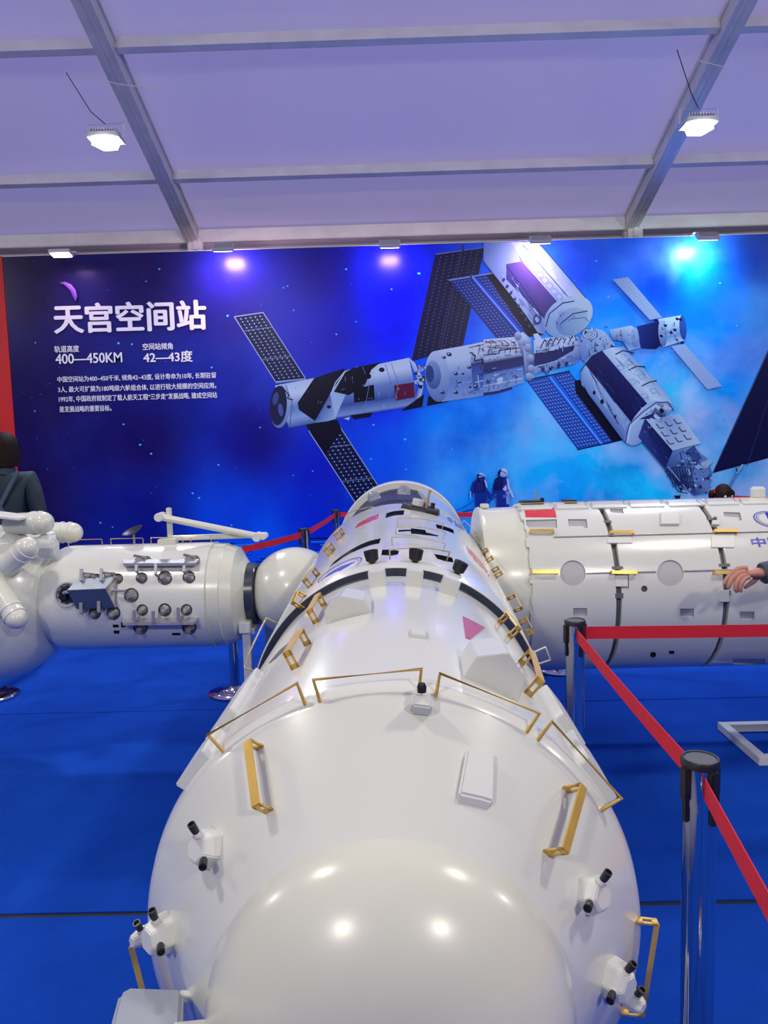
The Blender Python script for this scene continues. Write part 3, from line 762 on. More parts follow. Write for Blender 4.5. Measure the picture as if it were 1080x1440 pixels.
p.pline(z5(985, 872, 962, 905, 935, 955, 938, 985), 3.2, (110, 140, 196)); p.pline(z5(985, 872, 962, 905), 1.6, (214, 222, 242)); p.pline(z5(965, 900, 958, 884), 1.6, (30, 36, 90))
G1 = [(40, 56, 120), (225, 232, 246), (90, 116, 180), (24, 28, 76)]
p.greeble(z4(430, 560, 740, 505, 765, 680, 430, 730), 26, [(150, 172, 216), (90, 116, 180), (220, 228, 242)], .12, .8, rng)
p.greeble(z4(250, 600, 400, 575, 400, 740, 255, 765), 16, G1, .10, .9, rng)
p.greeble(z4(965, 445, 1085, 420, 1085, 500, 975, 520), 34, G1+[(170, 60, 80)], .2, 1.2, rng)
p.greeble(z4(880, 520, 1080, 500, 1080, 628, 890, 655), 34, G1, .16, 1.0, rng)
p.greeble(z5(0, 400, 150, 388, 152, 455, 0, 470), 44, G1+[(170, 60, 80)], .3, 1.3, rng)
p.greeble(z5(0, 520, 150, 500, 150, 560, 0, 600), 36, G1, .2, 1.0, rng)
p.greeble(z5(195, 400, 360, 380, 368, 440, 195, 455), 46, G1, .3, 1.3, rng)
p.greeble(z5(195, 490, 350, 450, 350, 490, 195, 528), 26, G1, .3, 1.2, rng)
p.greeble(z5(385, 500, 400, 480, 550, 710, 535, 770), 22, [(200, 214, 240), (90, 116, 184), (40, 56, 120)], .3, .9, rng)
p.greeble(z5(450, 440, 520, 428, 700, 610, 622, 640), 40, [(150, 165, 205), (120, 140, 190), (240, 243, 250)], .14, .8, rng)
p.greeble(z5(395, 490, 450, 445, 615, 640, 560, 705), 26, [(56, 56, 118), (20, 20, 64), (70, 76, 140)], .2, .8, rng)
p.greeble(z5(170, 110, 290, 60, 385, 240, 290, 265), 20, [(170, 190, 226), (130, 156, 206)], .14, .8, rng)
p.greeble(z5(40, 130, 90, 115, 235, 340, 195, 350), 40, G1, .2, 1.2, rng)
p.greeble(z5(245, 290, 300, 265, 390, 300, 300, 375), 16, [(120, 150, 190), (40, 60, 120)], .2, .9, rng)
p.greeble(z5(480, 360, 590, 355, 590, 432, 490, 400), 16, [(110, 136, 196), (240, 244, 250), (50, 70, 130)], .2, .9, rng)
p.greeble(z5(668, 322, 752, 308, 762, 402, 685, 425), 26, G1, .2, 1.2, rng)
p.greeble(z5(600, 760, 625, 712, 715, 820, 690, 885), 16, [(60, 76, 140), (24, 26, 70), (90, 110, 170)], .2, 1.0, rng)
p.greeble(z5(720, 820, 800, 808, 865, 900, 740, 940), 60, G1, .25, 1.3, rng)
p.greeble(z5(595, 650, 690, 640, 710, 690, 600, 760), 26, G1, .2, 1.2, rng)
p.greeble(z5(385, 385, 470, 380, 480, 430, 385, 475), 26, G1, .2, 1.0, rng)
p.build('printed_station')
p = Print(); SB = (20, 44, 140); SD = (8, 22, 92); SL_ = (170, 190, 236)
p.pline(z8(0, 735, 150, 670, 300, 570), 0.8, (10, 50, 170)); p.pline(z8(120, 755, 300, 705, 490, 625, 620, 510), 1.4, (10, 36, 140))
p.poly(z8(262, 300, 330, 260, 440, 262, 470, 300, 490, 420, 540, 470, 560, 550, 520, 570, 480, 480, 480, 1000, 420, 1000, 400, 700, 380, 1000, 300, 1000, 310, 700, 305, 470, 262, 470, 250, 550, 232, 550, 232, 430), SB)
p.poly(z8(330, 270, 440, 270, 460, 450, 340, 470, 290, 440, 300, 320), SD); p.poly(z8(440, 262, 478, 300, 492, 390, 475, 380), SL_); p.poly(z8(228, 440, 240, 440, 244, 550, 228, 545), SL_)
p.ell(*z8(395, 215)[0], 5.6, 5.2, 0, SL_, col2=(100, 130, 210)); p.poly(z8(320, 210, 350, 175, 375, 180, 345, 240), SD); p.pline(z8(350, 210, 390, 200, 440, 225), 1.2, SD); p.poly(z8(330, 235, 450, 225, 455, 262, 330, 270), SD)
p.poly(z8(600, 260, 660, 215, 780, 215, 815, 270, 830, 380, 870, 450, 895, 530, 870, 545, 840, 490, 820, 440, 825, 640, 760, 1000, 720, 1000, 725, 640, 700, 1000, 625, 1000, 630, 480, 600, 470, 590, 525, 560, 520, 565, 420), SB)
p.poly(z8(600, 260, 660, 220, 740, 225, 720, 420, 620, 440, 575, 420), SD); p.poly(z8(780, 235, 815, 270, 830, 380, 870, 450, 895, 530, 870, 540, 830, 460, 800, 400), SL_)
p.poly(z8(745, 380, 775, 340, 790, 420, 760, 440, 720, 410), SL_); p.poly(z8(770, 440, 825, 440, 825, 640, 780, 640), (120, 150, 224)); p.poly(z8(725, 500, 800, 480, 790, 520, 730, 550), (70, 100, 190))
p.ell(*z8(735, 160)[0], 6, 6.2, 0, (200, 210, 240), col2=(120, 150, 220)); p.poly(z8(645, 150, 690, 105, 705, 115, 680, 200, 700, 225, 655, 215), SD); p.pline(z8(700, 130, 780, 170), 1.0, SD)
for x in (330, 365, 400): p.pline(z8(x, 300, x+4, 440), 0.8, (40, 70, 170))
p.build('printed_astronauts')
# moon, stars, water
p = Print(); z3 = Z(0, 330, 1/3)
cres = [z3(250+0, 203)[0]]
outer = [(250, 203), (275, 199), (300, 210), (318, 232), (325, 258), (320, 285)]; inner = [(306, 262), (296, 238), (280, 220), (262, 208)]
p.poly(z3(*[c for q in outer+inner for c in q]), [(120, 70, 200), (170, 110, 245), (190, 130, 255), (180, 120, 250), (140, 90, 220), (80, 50, 150), (70, 40, 140), (90, 50, 160), (90, 50, 160), (80, 40, 150)])
p.build('printed_moon')
p = Print()
st = [z3(x, y)[0]+(s,) for x, y, s in ((672, 145, 1.5), (616, 197, 1.1), (453, 233, .9), (149, 456, 1.2), (500, 458, 1.9), (556, 462, 1.6), (960, 342, 1.9), (893, 560, 1.6), (147, 744, 1.2), (521, 800, 1.4), (604, 867, 1), (155, 860, 1), (210, 628, 1), (171, 673, .8), (135, 686, .8), (250, 560, .8), (700, 536, 1))]
st += [z4(x, y)[0]+(s,) for x, y, s in ((765, 155, 2.2), (474, 138, 1.5), (224, 212, 1.2), (240, 205, 1.2), (264, 302, 1.2), (435, 398, 1.5), (514, 348, 1.2), (335, 430, 1), (130, 771, 1.5), (583, 760, 1.6), (710, 818, 1.9), (898, 858, 1.3), (714, 938, 1.3), (340, 945, 1.1), (262, 962, 1.1), (573, 896, 1.4), (540, 890, 1), (655, 218, 1.2), (135, 282, .9), (495, 195, .9), (330, 1040, 1))]
st += [z5(x, y)[0]+(s,) for x, y, s in ((428, 100, 1.6), (474, 236, 1.6), (898, 184, 1.3), (962, 346, 1.2), (680, 463, 1.6), (665, 506, 1), (221, 718, 1.3), (205, 702, 1), (297, 937, 1.8), (62, 830, 1.2), (912, 704, 1), (576, 970, 1), (285, 845, 1), (790, 480, 1.2), (940, 780, .9))]
zz = Z(0, 600, 380/1080)
st += [zz(x, y)[0]+(s,) for x, y, s in ((560, 72, 1.7), (574, 54, 1), (604, 108, 1.6), (873, 153, 1.5), (189, 170, 1), (295, 164, .8), (148, 47, .9), (770, 266, 1.6), (796, 285, 1.7), (605, 266, .9), (401, 384, 1.5), (450, 402, 1.1), (925, 394, 1.4), (1040, 3, 1.4), (815, 172, .8), (945, 165, .8))]
st += [(rng.uniform(20, 1075), rng.uniform(350, 720), rng.uniform(0.35, 0.7)) for _ in range(150)]
Print.layer = 1
for x, y, s in st:
    pts = [(x+s*math.cos(a*PI/4), y+s*0.8*math.sin(a*PI/4)) for a in range(8)]
    p.poly(pts, (70, 190, 255) if s > 1 else (50, 110, 230), False)
o = p.build('printed_stars'); o['kind'] = 'stuff'
p = Print()
for k in range(46):
    x = rng.uniform(230, 470); y = rng.uniform(755, 800); wd = rng.uniform(14, 60)
    Print.layer = 2+k % 5
    p.line((x, y), (x+wd, y-0.027*wd), rng.uniform(0.8, 2.2), rng.choice([(0, 60, 190), (4, 30, 120), (20, 130, 245), (4, 16, 80), (8, 20, 90)]))
o = p.build('printed_water'); o['kind'] = 'stuff'
# lettering
def wall_text(name, body, lt, lb, rr, bold=0.0, col='lettering'):
    """lt, lb: top-left and bottom-left pixel; rr: pixel x of the right end"""
    uv, fs, asp = text_mesh(body, .004)
    y = YB-0.012
    A, B = at(*lt, y), at(*lb, y); X1 = at(rr, lb[1]-0.02*(rr-lb[0]), y).x
    x0 = (A.x+B.x)/2
    mb = MB(); hh = A.z-B.z
    for i_, k in enumerate(((0, 0),) if not bold else ((0, 0), (bold, 0), (-bold, 0), (0, bold*.6), (0, -bold*.6))):
        mb.add([(x0+(X1-x0)*u+k[0]*hh, y-.0005*i_, B.z+hh*v+k[1]*hh) for u, v in uv], fs)
    return mb.build(name, M['printwhite'], bd, fix=False)
M['printwhite'] = mat('white_print', (0.82, 0.84, 0.9), 0.4, noise=0.02)
wall_text('title_lettering', '天宫空间站', (75, 428), (77, 469), 290, 0.032)
wall_text('caption_lettering', '轨道高度', (76, 486.5), (77, 496), 111.5, 0.012)
wall_text('figure_lettering', '400—450KM', (78, 498), (78.5, 512), 172, 0.018)
wall_text('caption_lettering', '空间站倾角', (200.5, 483), (201, 492.5), 243, 0.012)
wall_text('figure_lettering', '42—43度', (201.5, 494.5), (202, 510.5), 271, 0.018)
for body, lt, lb, rr in (('中国空间站为400~450千米, 倾角42~43度, 设计寿命为10年, 长期驻留', (80.5, 529.5), (81, 538), 304),
                         ('3人, 最大可扩展为180吨级六舱组合体, 以进行较大规模的空间应用。', (81.5, 543.8), (82, 552.4), 304.5),
                         ('1992年, 中国政府就制定了载人航天工程“三步走”发展战略, 建成空间站', (82.5, 557.2), (83, 566), 305.5),
                         ('是发展战略的重要目标。', (83.3, 571.5), (84, 580), 157)):
    wall_text('paragraph_lettering', body, lt, lb, rr, 0.006)

# ================================================================== LAMPS
def display_lamp(px, py, label, lit, k):
    P = at(px, py, YB-0.31); zt = PZ+0.015
    t = thing('display_lamp', label, 'lamp', (P.x, YB+0.02, zt), 0, 'lamps along the top edge of the backdrop')
    mb = MB(); mb.box((P.x, YB+0.045, zt+0.012), (0.06, 0.11, 0.02)); mb.build('clamp', M['lamp_off'], t, bevel=0.003)
    mb = MB(); mb.tube([(P.x, YB+0.04, zt+0.015), (P.x, YB-0.1, P.z+0.06), (P.x, YB-0.29, P.z+0.03)], 0.008); mb.build('arm', M['lamp_off'], t, smooth=40)
    tilt = Matrix.Rotation(R(-12 if k == 0 else 38), 3, 'X')
    mb = MB(); mb.box(P, (0.22, 0.12, 0.035), tilt)
    for i in range(9): mb.box(P+tilt @ V((-0.09+i*0.0225, 0, 0.024)), (0.005, 0.10, 0.016), tilt)
    mb.build('housing', M['lamp_off'], t, bevel=0.003)
    fm = M[('lamp_spot', 'lamp_spot', 'lamp_spot', 'lamp_spot', 'lamp_cyan')[k]]
    mb = MB(); mb.box(P+tilt @ V((0, 0, -0.021)), (0.19, 0.095, 0.008), tilt); mb.build('lamp_face', fm, t)
    col = (1.0, 0.60, 0.92) if k < 4 else (0.62, 0.95, 1.0)
    q = P+tilt @ V((0, 0, -0.035)); d = tilt @ V((0, 0, -1))
    area('display_lamp_light', q, q+d, 0.17, lit, col, 0.09)
display_lamp(86, 356, 'lamp over the red and blue board joint at the far left of the backdrop', 4, 0)
display_lamp(314, 348, 'lamp over the backdrop above the end of the big white title', 16, 1)
display_lamp(548, 343, 'lamp in the middle of the backdrop top edge', 8, 2)
display_lamp(760, 337, 'lamp over the large printed white module of the backdrop', 6, 3)
display_lamp(995, 332, 'rightmost lamp on the backdrop top edge, with a cool beam', 16, 4)

def floodlight(px, py, wire_top, label, other):
    Yl = 6.2; P = at(px, py, Yl)
    t = thing('floodlight', label, 'lamp', P, 0, 'hanging floodlights')
    mb = MB(); mb.box(P+V((0, 0.01, 0.045)), (0.27, 0.19, 0.05), taper=0.82); mb.build('housing', M['lamp_off'], t, bevel=0.008)
    mb = MB()
    for i in range(10): mb.box(P+V((-0.1+i*0.022, 0.01, 0.083)), (0.005, 0.14, 0.028))
    mb.build('cooling_fins', M['lamp_off'], t)
    tl = Matrix.Rotation(R(-22), 3, 'X')
    mb = MB(); mb.lathe([(0, 0.118), (0.03, 0.10)], P+V((0, -0.005, -0.012)), (0, 0.12, 1), 6); mb.build('lamp_face', M['lamp'], t, bevel=0.004)
    mb = MB(); mb.tube([P+V((-0.15, 0.01, 0.04)), P+V((-0.15, 0.01, 0.15)), P+V((0.15, 0.01, 0.15)), P+V((0.15, 0.01, 0.04))], 0.006); mb.build('bracket', M['alu'], t)
    W = at(wire_top[0], wire_top[1], 6.46)
    W.z = min(W.z, roofz(6.46)+0.05)
    mb = MB(); mb.tube([P+V((0, 0.01, 0.15)), (P*0.6+W*0.4)+V((0.01, 0, 0.02)), W], 0.004, 6); mb.build('cable', M['black'], t)
    S = at(other[0], other[1], 6.4); S.z = min(S.z, roofz(6.4)+0.1)
    mb = MB(); mb.tube([W+V((0.02, 0, 0.01)), (W+S)/2-V((0, 0, 0.02)), S], 0.004, 6); mb.build('tie_wire', M['white2'], t)
    area('floodlight_beam', P+V((0, -0.01, -0.035)), P+V((0, -0.35, -1)), 0.2, 70, (0.90, 0.94, 1.0))
floodlight(149, 201, (93, 102), 'hanging floodlight on the left, beside the left rafter', (236, 127))
floodlight(983, 180, (952, 70), 'hanging floodlight on the right, in front of the right rafter', (1020, 95))

# ================================================================== STANCHIONS
def stanchion(x, y, label, belts=(), cassettes=(0, 90, 180, 270)):
    t = thing('stanchion', label, 'barrier post', (x, y, 0), 0, 'chrome belt barrier posts')
    c = V((x, y, 0))
    mb = MB(); mb.lathe([(0, .165), (.012, .168), (.02, .16), (.028, .12), (.036, .05), (.05, .036)], c, (0, 0, 1), 40); mb.build('base', M['chrome'], t, smooth=50)
    mb = MB(); mb.lathe([(.03, .0315), (.915, .0315)], c, (0, 0, 1), 32); mb.build('pole', M['chrome'], t, smooth=50)
    mb = MB(); mb.lathe([(.862, .0325), (.935, .0325), (.938, .034)], c, (0, 0, 1), 32); mb.build('collar', M['chrome'], t, smooth=50)
    mb = MB(); mb.lathe([(.936, .0355), (.948, .0362), (.952, .034), (.951, .030), (.9485, .0295)], c, (0, 0, 1), 32); mb.build('cap_rim', M['black'], t, smooth=40)
    mb = MB(); mb.lathe([(.940, .029), (.9495, .029)], c, (0, 0, 1), 32); mb.build('cap_disc', M['cap'], t, smooth=40)
    for a in cassettes:
        an = R(a+20); d = V((math.cos(an), math.sin(an), 0))
        mb = MB(); mb.box(c+d*0.036+V((0, 0, .905)), (0.012, 0.018, 0.062), Matrix.Rotation(an, 3, 'Z'))
        mb.box(c+d*0.034+V((0, 0, .855)), (0.008, 0.012, 0.05), Matrix.Rotation(an, 3, 'Z')); mb.build('belt_clip', M['black'], t, bevel=0.0015)
    for (tx, ty, z0, z1) in belts:
        a = V((x, y, z0)); b = V((tx, ty, z1)); d = (b-a); d.z = 0; d.normalize()
        a = a+d*0.036; b = b-d*0.042; side = V((-d.y, d.x, 0))*0.0009
        N = 12; vs = []; fs = []
        for i in range(N+1):
            p = a+(b-a)*(i/N); sg = -0.006*math.sin(PI*i/N)
            for sd in (-1, 1):
                for h in (-.0215, .0215): vs.append(p+side*sd+V((0, 0, h+sg)))
        for i in range(N):
            k = i*4
            for q in ((0, 1, 5, 4), (3, 2, 6, 7), (1, 3, 7, 5), (2, 0, 4, 6)): fs.append([k+e for e in q])
        fs += [(0, 2, 3, 1), (N*4, N*4+1, N*4+3, N*4+2)]
        mb = MB(); mb.add(vs, fs); mb.build('belt', M['belt'], t)
        mb = MB(); mb.box(b, (0.02, 0.012, 0.052), Matrix.Rotation(math.atan2(d.y, d.x), 3, 'Z')); mb.build('belt_end', M['black'], t, bevel=0.001)
def top_at(px, py, h=0.95):
    d = ray(px, py); return CAM + d*((h-CAM.z)/d.z)
PN = top_at(985, 1066); PM = top_at(808.5, 872)
PA = at_floor(331, 974); PBp = top_at(427, 743); PCp = top_at(472, 717)
PD = at_floor(786, 941)
stanchion(PN.x, PN.y, 'nearest chrome barrier post, with a red belt running past it', [(PN.x-0.16, PN.y-1.0, .905, .905)])
stanchion(PM.x, PM.y, 'chrome barrier post in front of the right laboratory module, two red belts leaving it', [(PN.x, PN.y, .905, .905), (2.75, PM.y-0.03, .905, .905)])
stanchion(PN.x-0.16, PN.y-1.0, 'chrome barrier post beside the photographer, end of the nearest belt')
stanchion(2.75, PM.y-0.03, 'chrome barrier post right of the visitor pointing at the laboratory module')
stanchion(PA.x, PA.y, 'chrome barrier post behind the left spacecraft, its round base in view')
stanchion(PBp.x, PBp.y, 'chrome barrier post just above the white sphere', [(PA.x, PA.y, .905, .905)])
stanchion(PCp.x, PCp.y, 'chrome barrier post left of the far end of the long middle module', [(PBp.x, PBp.y, .905, .905), (2.2, 6.3, .905, .905)])
stanchion(2.2, 6.3, 'barrier post hidden behind the right laboratory module')
stanchion(PD.x, PD.y, 'barrier post behind the right laboratory module, only its base edge in view')
stanchion(3.44, 7.72, 'barrier post behind the child near the backdrop', [(4.5, 6.7, .905, .905)])
stanchion(4.5, 6.7, 'barrier post near the right end of the backdrop')
q = at_floor(-12, 980); stanchion(q.x, q.y, 'barrier post below the left hub sphere, only its dark base edge in view')

# ================================================================== CENTRE MODULE
AX_Z = 0.825
YN = 3.7
X0 = at(551, 1313, 1.06).x; X1 = at(565, 748, 5.6).x
O = V((X0, 1.06, AX_Z)); AD = V((X1-X0, 4.54, 0)).normalized()
RN = .385
fore_prof = [(-.16, .24), (0, .371), (.012, .379), (.04, RN), (.93, RN)]
aft_prof = [(.925, .405), (1.4, .425), (2.5, .448)]
H1 = Hull(O, AD, fore_prof); H2 = Hull(O, AD, aft_prof)
HC = Hull(O, AD, fore_prof[:-1]+[(.92, RN), (.925, .405), (1.4, .425), (2.5, .448)])
HR = Hull(O, AD, [(2.5, .41), (4.25, .41)])
cm = thing('core_module', 'long white cylindrical station module pointing at the viewer, with gold handrails', 'spacecraft model', (O.x, O.y, 0))
def split(prof, n):
    out = [prof[0]]
    for (a, ra), (b, rb) in zip(prof, prof[1:]):
        k = max(1, int((b-a)/n)); out += [(a+(b-a)*i/k, ra+(rb-ra)*i/k) for i in range(1, k+1)]
    return out
mb = MB(); mb.lathe(fore_prof, O, AD, 160); mb.build('forward_hull', M['white'], cm, smooth=32)
mb = MB(); mb.lathe([(-.300, .0), (-.298, .05), (-.288, .105), (-.268, .155), (-.238, .198), (-.205, .226), (-.178, .2385), (-.157, .241)], O, AD, 128, cap0=False); mb.build('end_dome', M['cream'], cm, smooth=60)
mb = MB(); mb.lathe([(.905, RN+.0008), (.922, RN+.002), (.9245, .4035), (.95, .4035)], O, AD, 128); mb.build('step_ring', M['slate'], cm, smooth=25)
mb = MB(); mb.lathe(split([(.926, .30), (.9262, .4055), (.932, .408), (1.4, .425), (2.495, .448), (2.5, .44), (2.501, .3)], .5), O, AD, 160)
aft = mb.build('aft_hull', M['white'], cm, smooth=32)
k7 = Z(500, 680, .12963); kA = Z(340, 760, .2037); k4 = Z(400, 660, .14815); k2 = Z(620, 700, 1/6); k3 = Z(600, 820, .2037)
cuts = [H2.cut(k4(430, 930, 470, 880, 540, 825, 620, 770, 720, 715, 820, 675, 915, 655, 900, 705, 820, 722, 740, 750, 650, 790, 560, 838, 490, 890), .012, M['dark']),
        H2.cut(k7(335, 322, 400, 302, 530, 290, 520, 340, 420, 348, 322, 375), .012, M['dark']),
        H2.cut(k7(870, 440, 1060, 500, 1070, 545, 882, 485), .012, M['dark']),
        H2.cut(k7(465, 505, 600, 500, 600, 486, 760, 505, 765, 530, 900, 565, 893, 575, 760, 560, 603, 545, 600, 517, 465, 525), .012, M['dark']),
        H2.cut(k7(290, 722, 380, 720, 470, 735, 460, 775, 390, 790, 280, 782), .012, M['dark']),
        H2.cut(k7(850, 768, 1050, 808, 1060, 860, 975, 850, 885, 822), .012, M['dark']),
        H2.cut(k2(470, 618, 525, 665, 612, 805, 600, 812, 530, 715, 500, 660), .012, M['dark'])]
bake_cuts(aft, cuts)
# recessed window band and end ring
for nm, a, b, r, mt_ in (('window_band', 2.45, 3.2, .408, 'banddark'), ('glazing_band', 3.2, 3.75, .411, 'glass_band'), ('window_band', 3.75, 4.27, .409, 'banddark')):
    mb = MB(); mb.lathe([(a, r), (b, r)], O, AD, 96); mb.build(nm, M[mt_], cm, smooth=40)
mb = MB(); mb.lathe([(4.255, .38), (4.26, .452), (4.27, .458), (4.45, .458), (4.5, .43), (4.55, .30)], O, AD, 128); mb.build('end_ring', M['white'], cm, smooth=32)
def patch(H, pts, mt_, name, parent, o0=-.002, o1=.002, px=True):
    mb = MB(); H.solid(mb, H.px(pts) if px else pts, o0, o1); return mb.build(name, M[mt_], parent, smooth=25)
# white cover plates that close the right side of the window band
HR2 = Hull(O, AD, [(2.5, .43), (4.25, .43)])
pass
sg = -1 if HR2.v.x < 0 else 1     # +theta side that lies to the right
patch(HR2, [(2.75, .42*sg), (4.0, .30*sg), (4.0, 1.4*sg), (2.75, 1.4*sg)], 'white', 'cover_plate', cm, -.025, .012, px=False)

def handle(H, a, b, h=.030, w=.014, name='handrail', mt_='gold', parent=None, slots=True):
    (s0, t0), (s1, t1) = H.hit(*a), H.hit(*b)
    A, B = H.pt(s0, t0), H.pt(s1, t1); n = (H.nrm(t0)+H.nrm(t1)).normalized()
    L = (B-A); d = L.normalized(); n = (n-d*n.dot(d)).normalized(); wd = d.cross(n)
    mb = MB(); th = .003
    rot = Matrix((wd, d, n)).transposed()
    mb.box((A+B)/2+n*h, (w, L.length, th), rot)
    for P in (A, B):
        n0 = -.004
        if slots:
            for sd in (-1, 1): mb.box(P+wd*sd*(w*.36)+n*(h+n0)/2, (w*.28, th, h-n0), rot)
            mb.box(P+n*h*.86, (w, th, h*.28), rot); mb.box(P+n*h*.08, (w, th, h*.36), rot)
        else: mb.box(P+n*(h+n0)/2, (w, th, h-n0), rot)
    return mb.build(name, M[mt_], parent or cm)
def wire(H, pts_px, h, r=.0028, mt_='gold', name='wire_handrail', parent=None):
    (s0, t0), (s1, t1) = H.hit(*pts_px[0]), H.hit(*pts_px[-1])
    A, B = H.pt(s0, t0), H.pt(s1, t1); nA, nB = H.nrm(t0), H.nrm(t1)
    pts = [A-nA*.004, A+nA*h*.92, A+nA*h+(B-A)*.015, B+nB*h-(B-A)*.015, B+nB*h*.92, B-nB*.004]
    if abs(t1-t0) > .15:
        mid = [H.pt(s0+(s1-s0)*k/5, t0+(t1-t0)*k/5, h*1.0) for k in range(1, 5)]
        pts = pts[:3]+mid+pts[3:]
    mb = MB(); mb.tube(pts, r, 8, None); return mb.build(name, M[mt_], parent or cm, smooth=50)
# rim rails
def rim_rail(f0, b0, b1, f1, h=.034):
    (s0, t0), (s1, t1) = HC.hit(*f0), HC.hit(*f1)
    A, B = HC.pt(s0, t0), HC.pt(s1, t1); nA, nB = HC.nrm(t0), HC.nrm(t1)
    mb = MB(); mb.tube([A-nA*.004, A+nA*h, B+nB*h, B-nB*.004], .0032, 8); mb.build('rim_handrail', M['gold'], cm, smooth=35)
rim_rail((450, 986), 0, 0, (589, 972)); rim_rail((314, 1056), 0, 0, (429, 990)); rim_rail((613, 978), 0, 0, (741, 1029)); rim_rail((757, 1040), 0, 0, (846, 1139))
# flat handrails on the front cone
handle(HC, (366, 1052), (379, 1141), .030, .013, 'front_handrail'); handle(HC, (795, 1111), (768, 1200), .034, .013, 'front_handrail')
handle(HC, (896, 1294), (878, 1423), .030, .013, 'front_handrail'); handle(HC, (210, 1325), (230, 1410), .030, .013, 'front_handrail')
for a, b, h in (((433, 907), (415.5, 940), .034), ((456, 852), (445, 876), .034), ((430, 840), (424, 855), .03), ((448, 810), (437, 826), .03),
                ((469.5, 774), (464, 781.5), .03), ((483, 752), (477, 759), .03), ((689, 770), (697.5, 781), .03), ((702, 797.5), (706, 805), .03),
                ((721, 838), (729, 857), .03), ((737, 873), (741, 890), .03), ((702, 876), (716, 896), .034), ((732.5, 933), (741.5, 977), .036)):
    handle(HC, a, b, h, .016 if h > .031 else .018, 'side_handrail')
for a, b in (((559, 739.6), (620.5, 746)), ((556.6, 752.6), (622.5, 759)), ((551.5, 768), (622.5, 776))): wire(HC, [a, b], .028, .0015, 'wire')
wire(HC, [(548.6, 788), (627.7, 789)], .030, .0022, 'wire')
wire(HC, [(363, 945), (389, 876)], .04, .0026, 'wire'); wire(HC, [(652, 733), (689, 767)], .03, .0024, 'wire'); wire(HC, [(672, 752), (683, 758)], .02, .002, 'wire')
wire(HC, [(758, 914), (768, 930)], .04, .0026, 'white2'); wire(HC, [(492, 730), (528, 722)], .03, .002, 'wire')
# dark slim patches on the flanks of the forward hull
for pts in (kA(190, 850, 260, 762, 355, 690, 345, 712, 240, 812), k3(690, 560, 760, 640, 800, 690, 790, 668, 700, 540)):
    patch(HC, pts, 'groove', 'flank_slot', cm, -.002, .0015)
# hexagonal sensor housings, seated on the hull
def hexbox(s, th, w, h, ln, name='sensor_housing', tilt=0.0):
    n, a, t = HC.nrm(th), AD, HC.tan(th)
    base = HC.pt(s, th)-n*.012
    sec = [(-w, 0), (-w*.92, h*.72), (-w*.05, h*1.12), (w*.86, h*.72), (w, h*.1), (w*.5, -.01)]
    A = [base+t*x+n*(y+.0)-a*y*.18 for x, y in sec]; B = [base+t*x*.92+n*(y*.86)+a*ln for x, y in sec]
    mb = MB(); mb.loft(A, B); return mb.build(name, M['white2'], cm, bevel=.0015)
s_, t_ = HC.hit(691, 967); hexbox(s_, t_, .049, .070, .12)
s_, t_ = HC.hit(490, 868); hexbox(s_, t_, .050, .056, .12)
# three white blocks in front of the step and black caps behind it
for i, (px, py) in enumerate(((530.5, 831), (582, 831), (631, 840))):
    s_, t_ = HC.hit(px, py); s_ = .80
    n, t = HC.nrm(t_), HC.tan(t_); rot = Matrix((t, AD, n)).transposed()
    mb = MB(); mb.box(HC.pt(s_, t_, .014), (.042, .06, .052), rot); mb.build('sensor_block', M['white2'], cm, bevel=.002)
for px, py in ((524, 796), (583.5, 797), (641, 805)):
    s_, t_ = HC.hit(px, py); s_ = 1.0; n = HC.nrm(t_)
    mb = MB(); mb.lathe([(-.004, .006), (.005, .009), (.011, .018), (.034, .0205), (.039, .0205), (.039, .0175), (.033, .017)], HC.pt(s_, t_), n, 20); mb.build('nozzle_cap', M['black'], cm, smooth=30)
# small flush marks
for pts in (k3(45, 830-640+0, 60, 190, 60, 205, 45, 205),): pass
s_, t_ = HC.hit(588, 893)
n, t = HC.nrm(t_), HC.tan(t_); rot = Matrix((t, AD, n)).transposed()
mb = MB(); mb.box(HC.pt(s_, t_, .002), (.03, .05, .010), rot); mb.build('low_cover', M['white2'], cm, bevel=.002)
# plates on the flanks behind the rim
def plate(pxs, name='side_plate', th=.016):
    (sa, ta), (sb, tb) = pxs
    n = HC.nrm((ta+tb)/2)
    poly = [(sa, ta), (sa, tb), (sb, tb), (sb, ta)]
    mb = MB(); HC.solid(mb, poly, -.002, th); return mb.build(name, M['white2'], cm, bevel=.002, smooth=30)
L_ = -sg
for s0, s1, t0, t1 in ((.035, .135, -.80, -.98), (.20, .44, -.78, -.97), (.035, .15, .87, 1.07), (.22, .38, .87, 1.05)):
    plate([(s0, sg*t0), (s1, sg*t1)])
# raised panel on the front cone
pts = HC.px([(653, 1064), (691, 1071), (688, 1140), (641, 1129)])
mb = MB(); HC.solid(mb, pts, -.002, .014); mb.build('cover_panel', M['white2'], cm, bevel=.003, smooth=30)
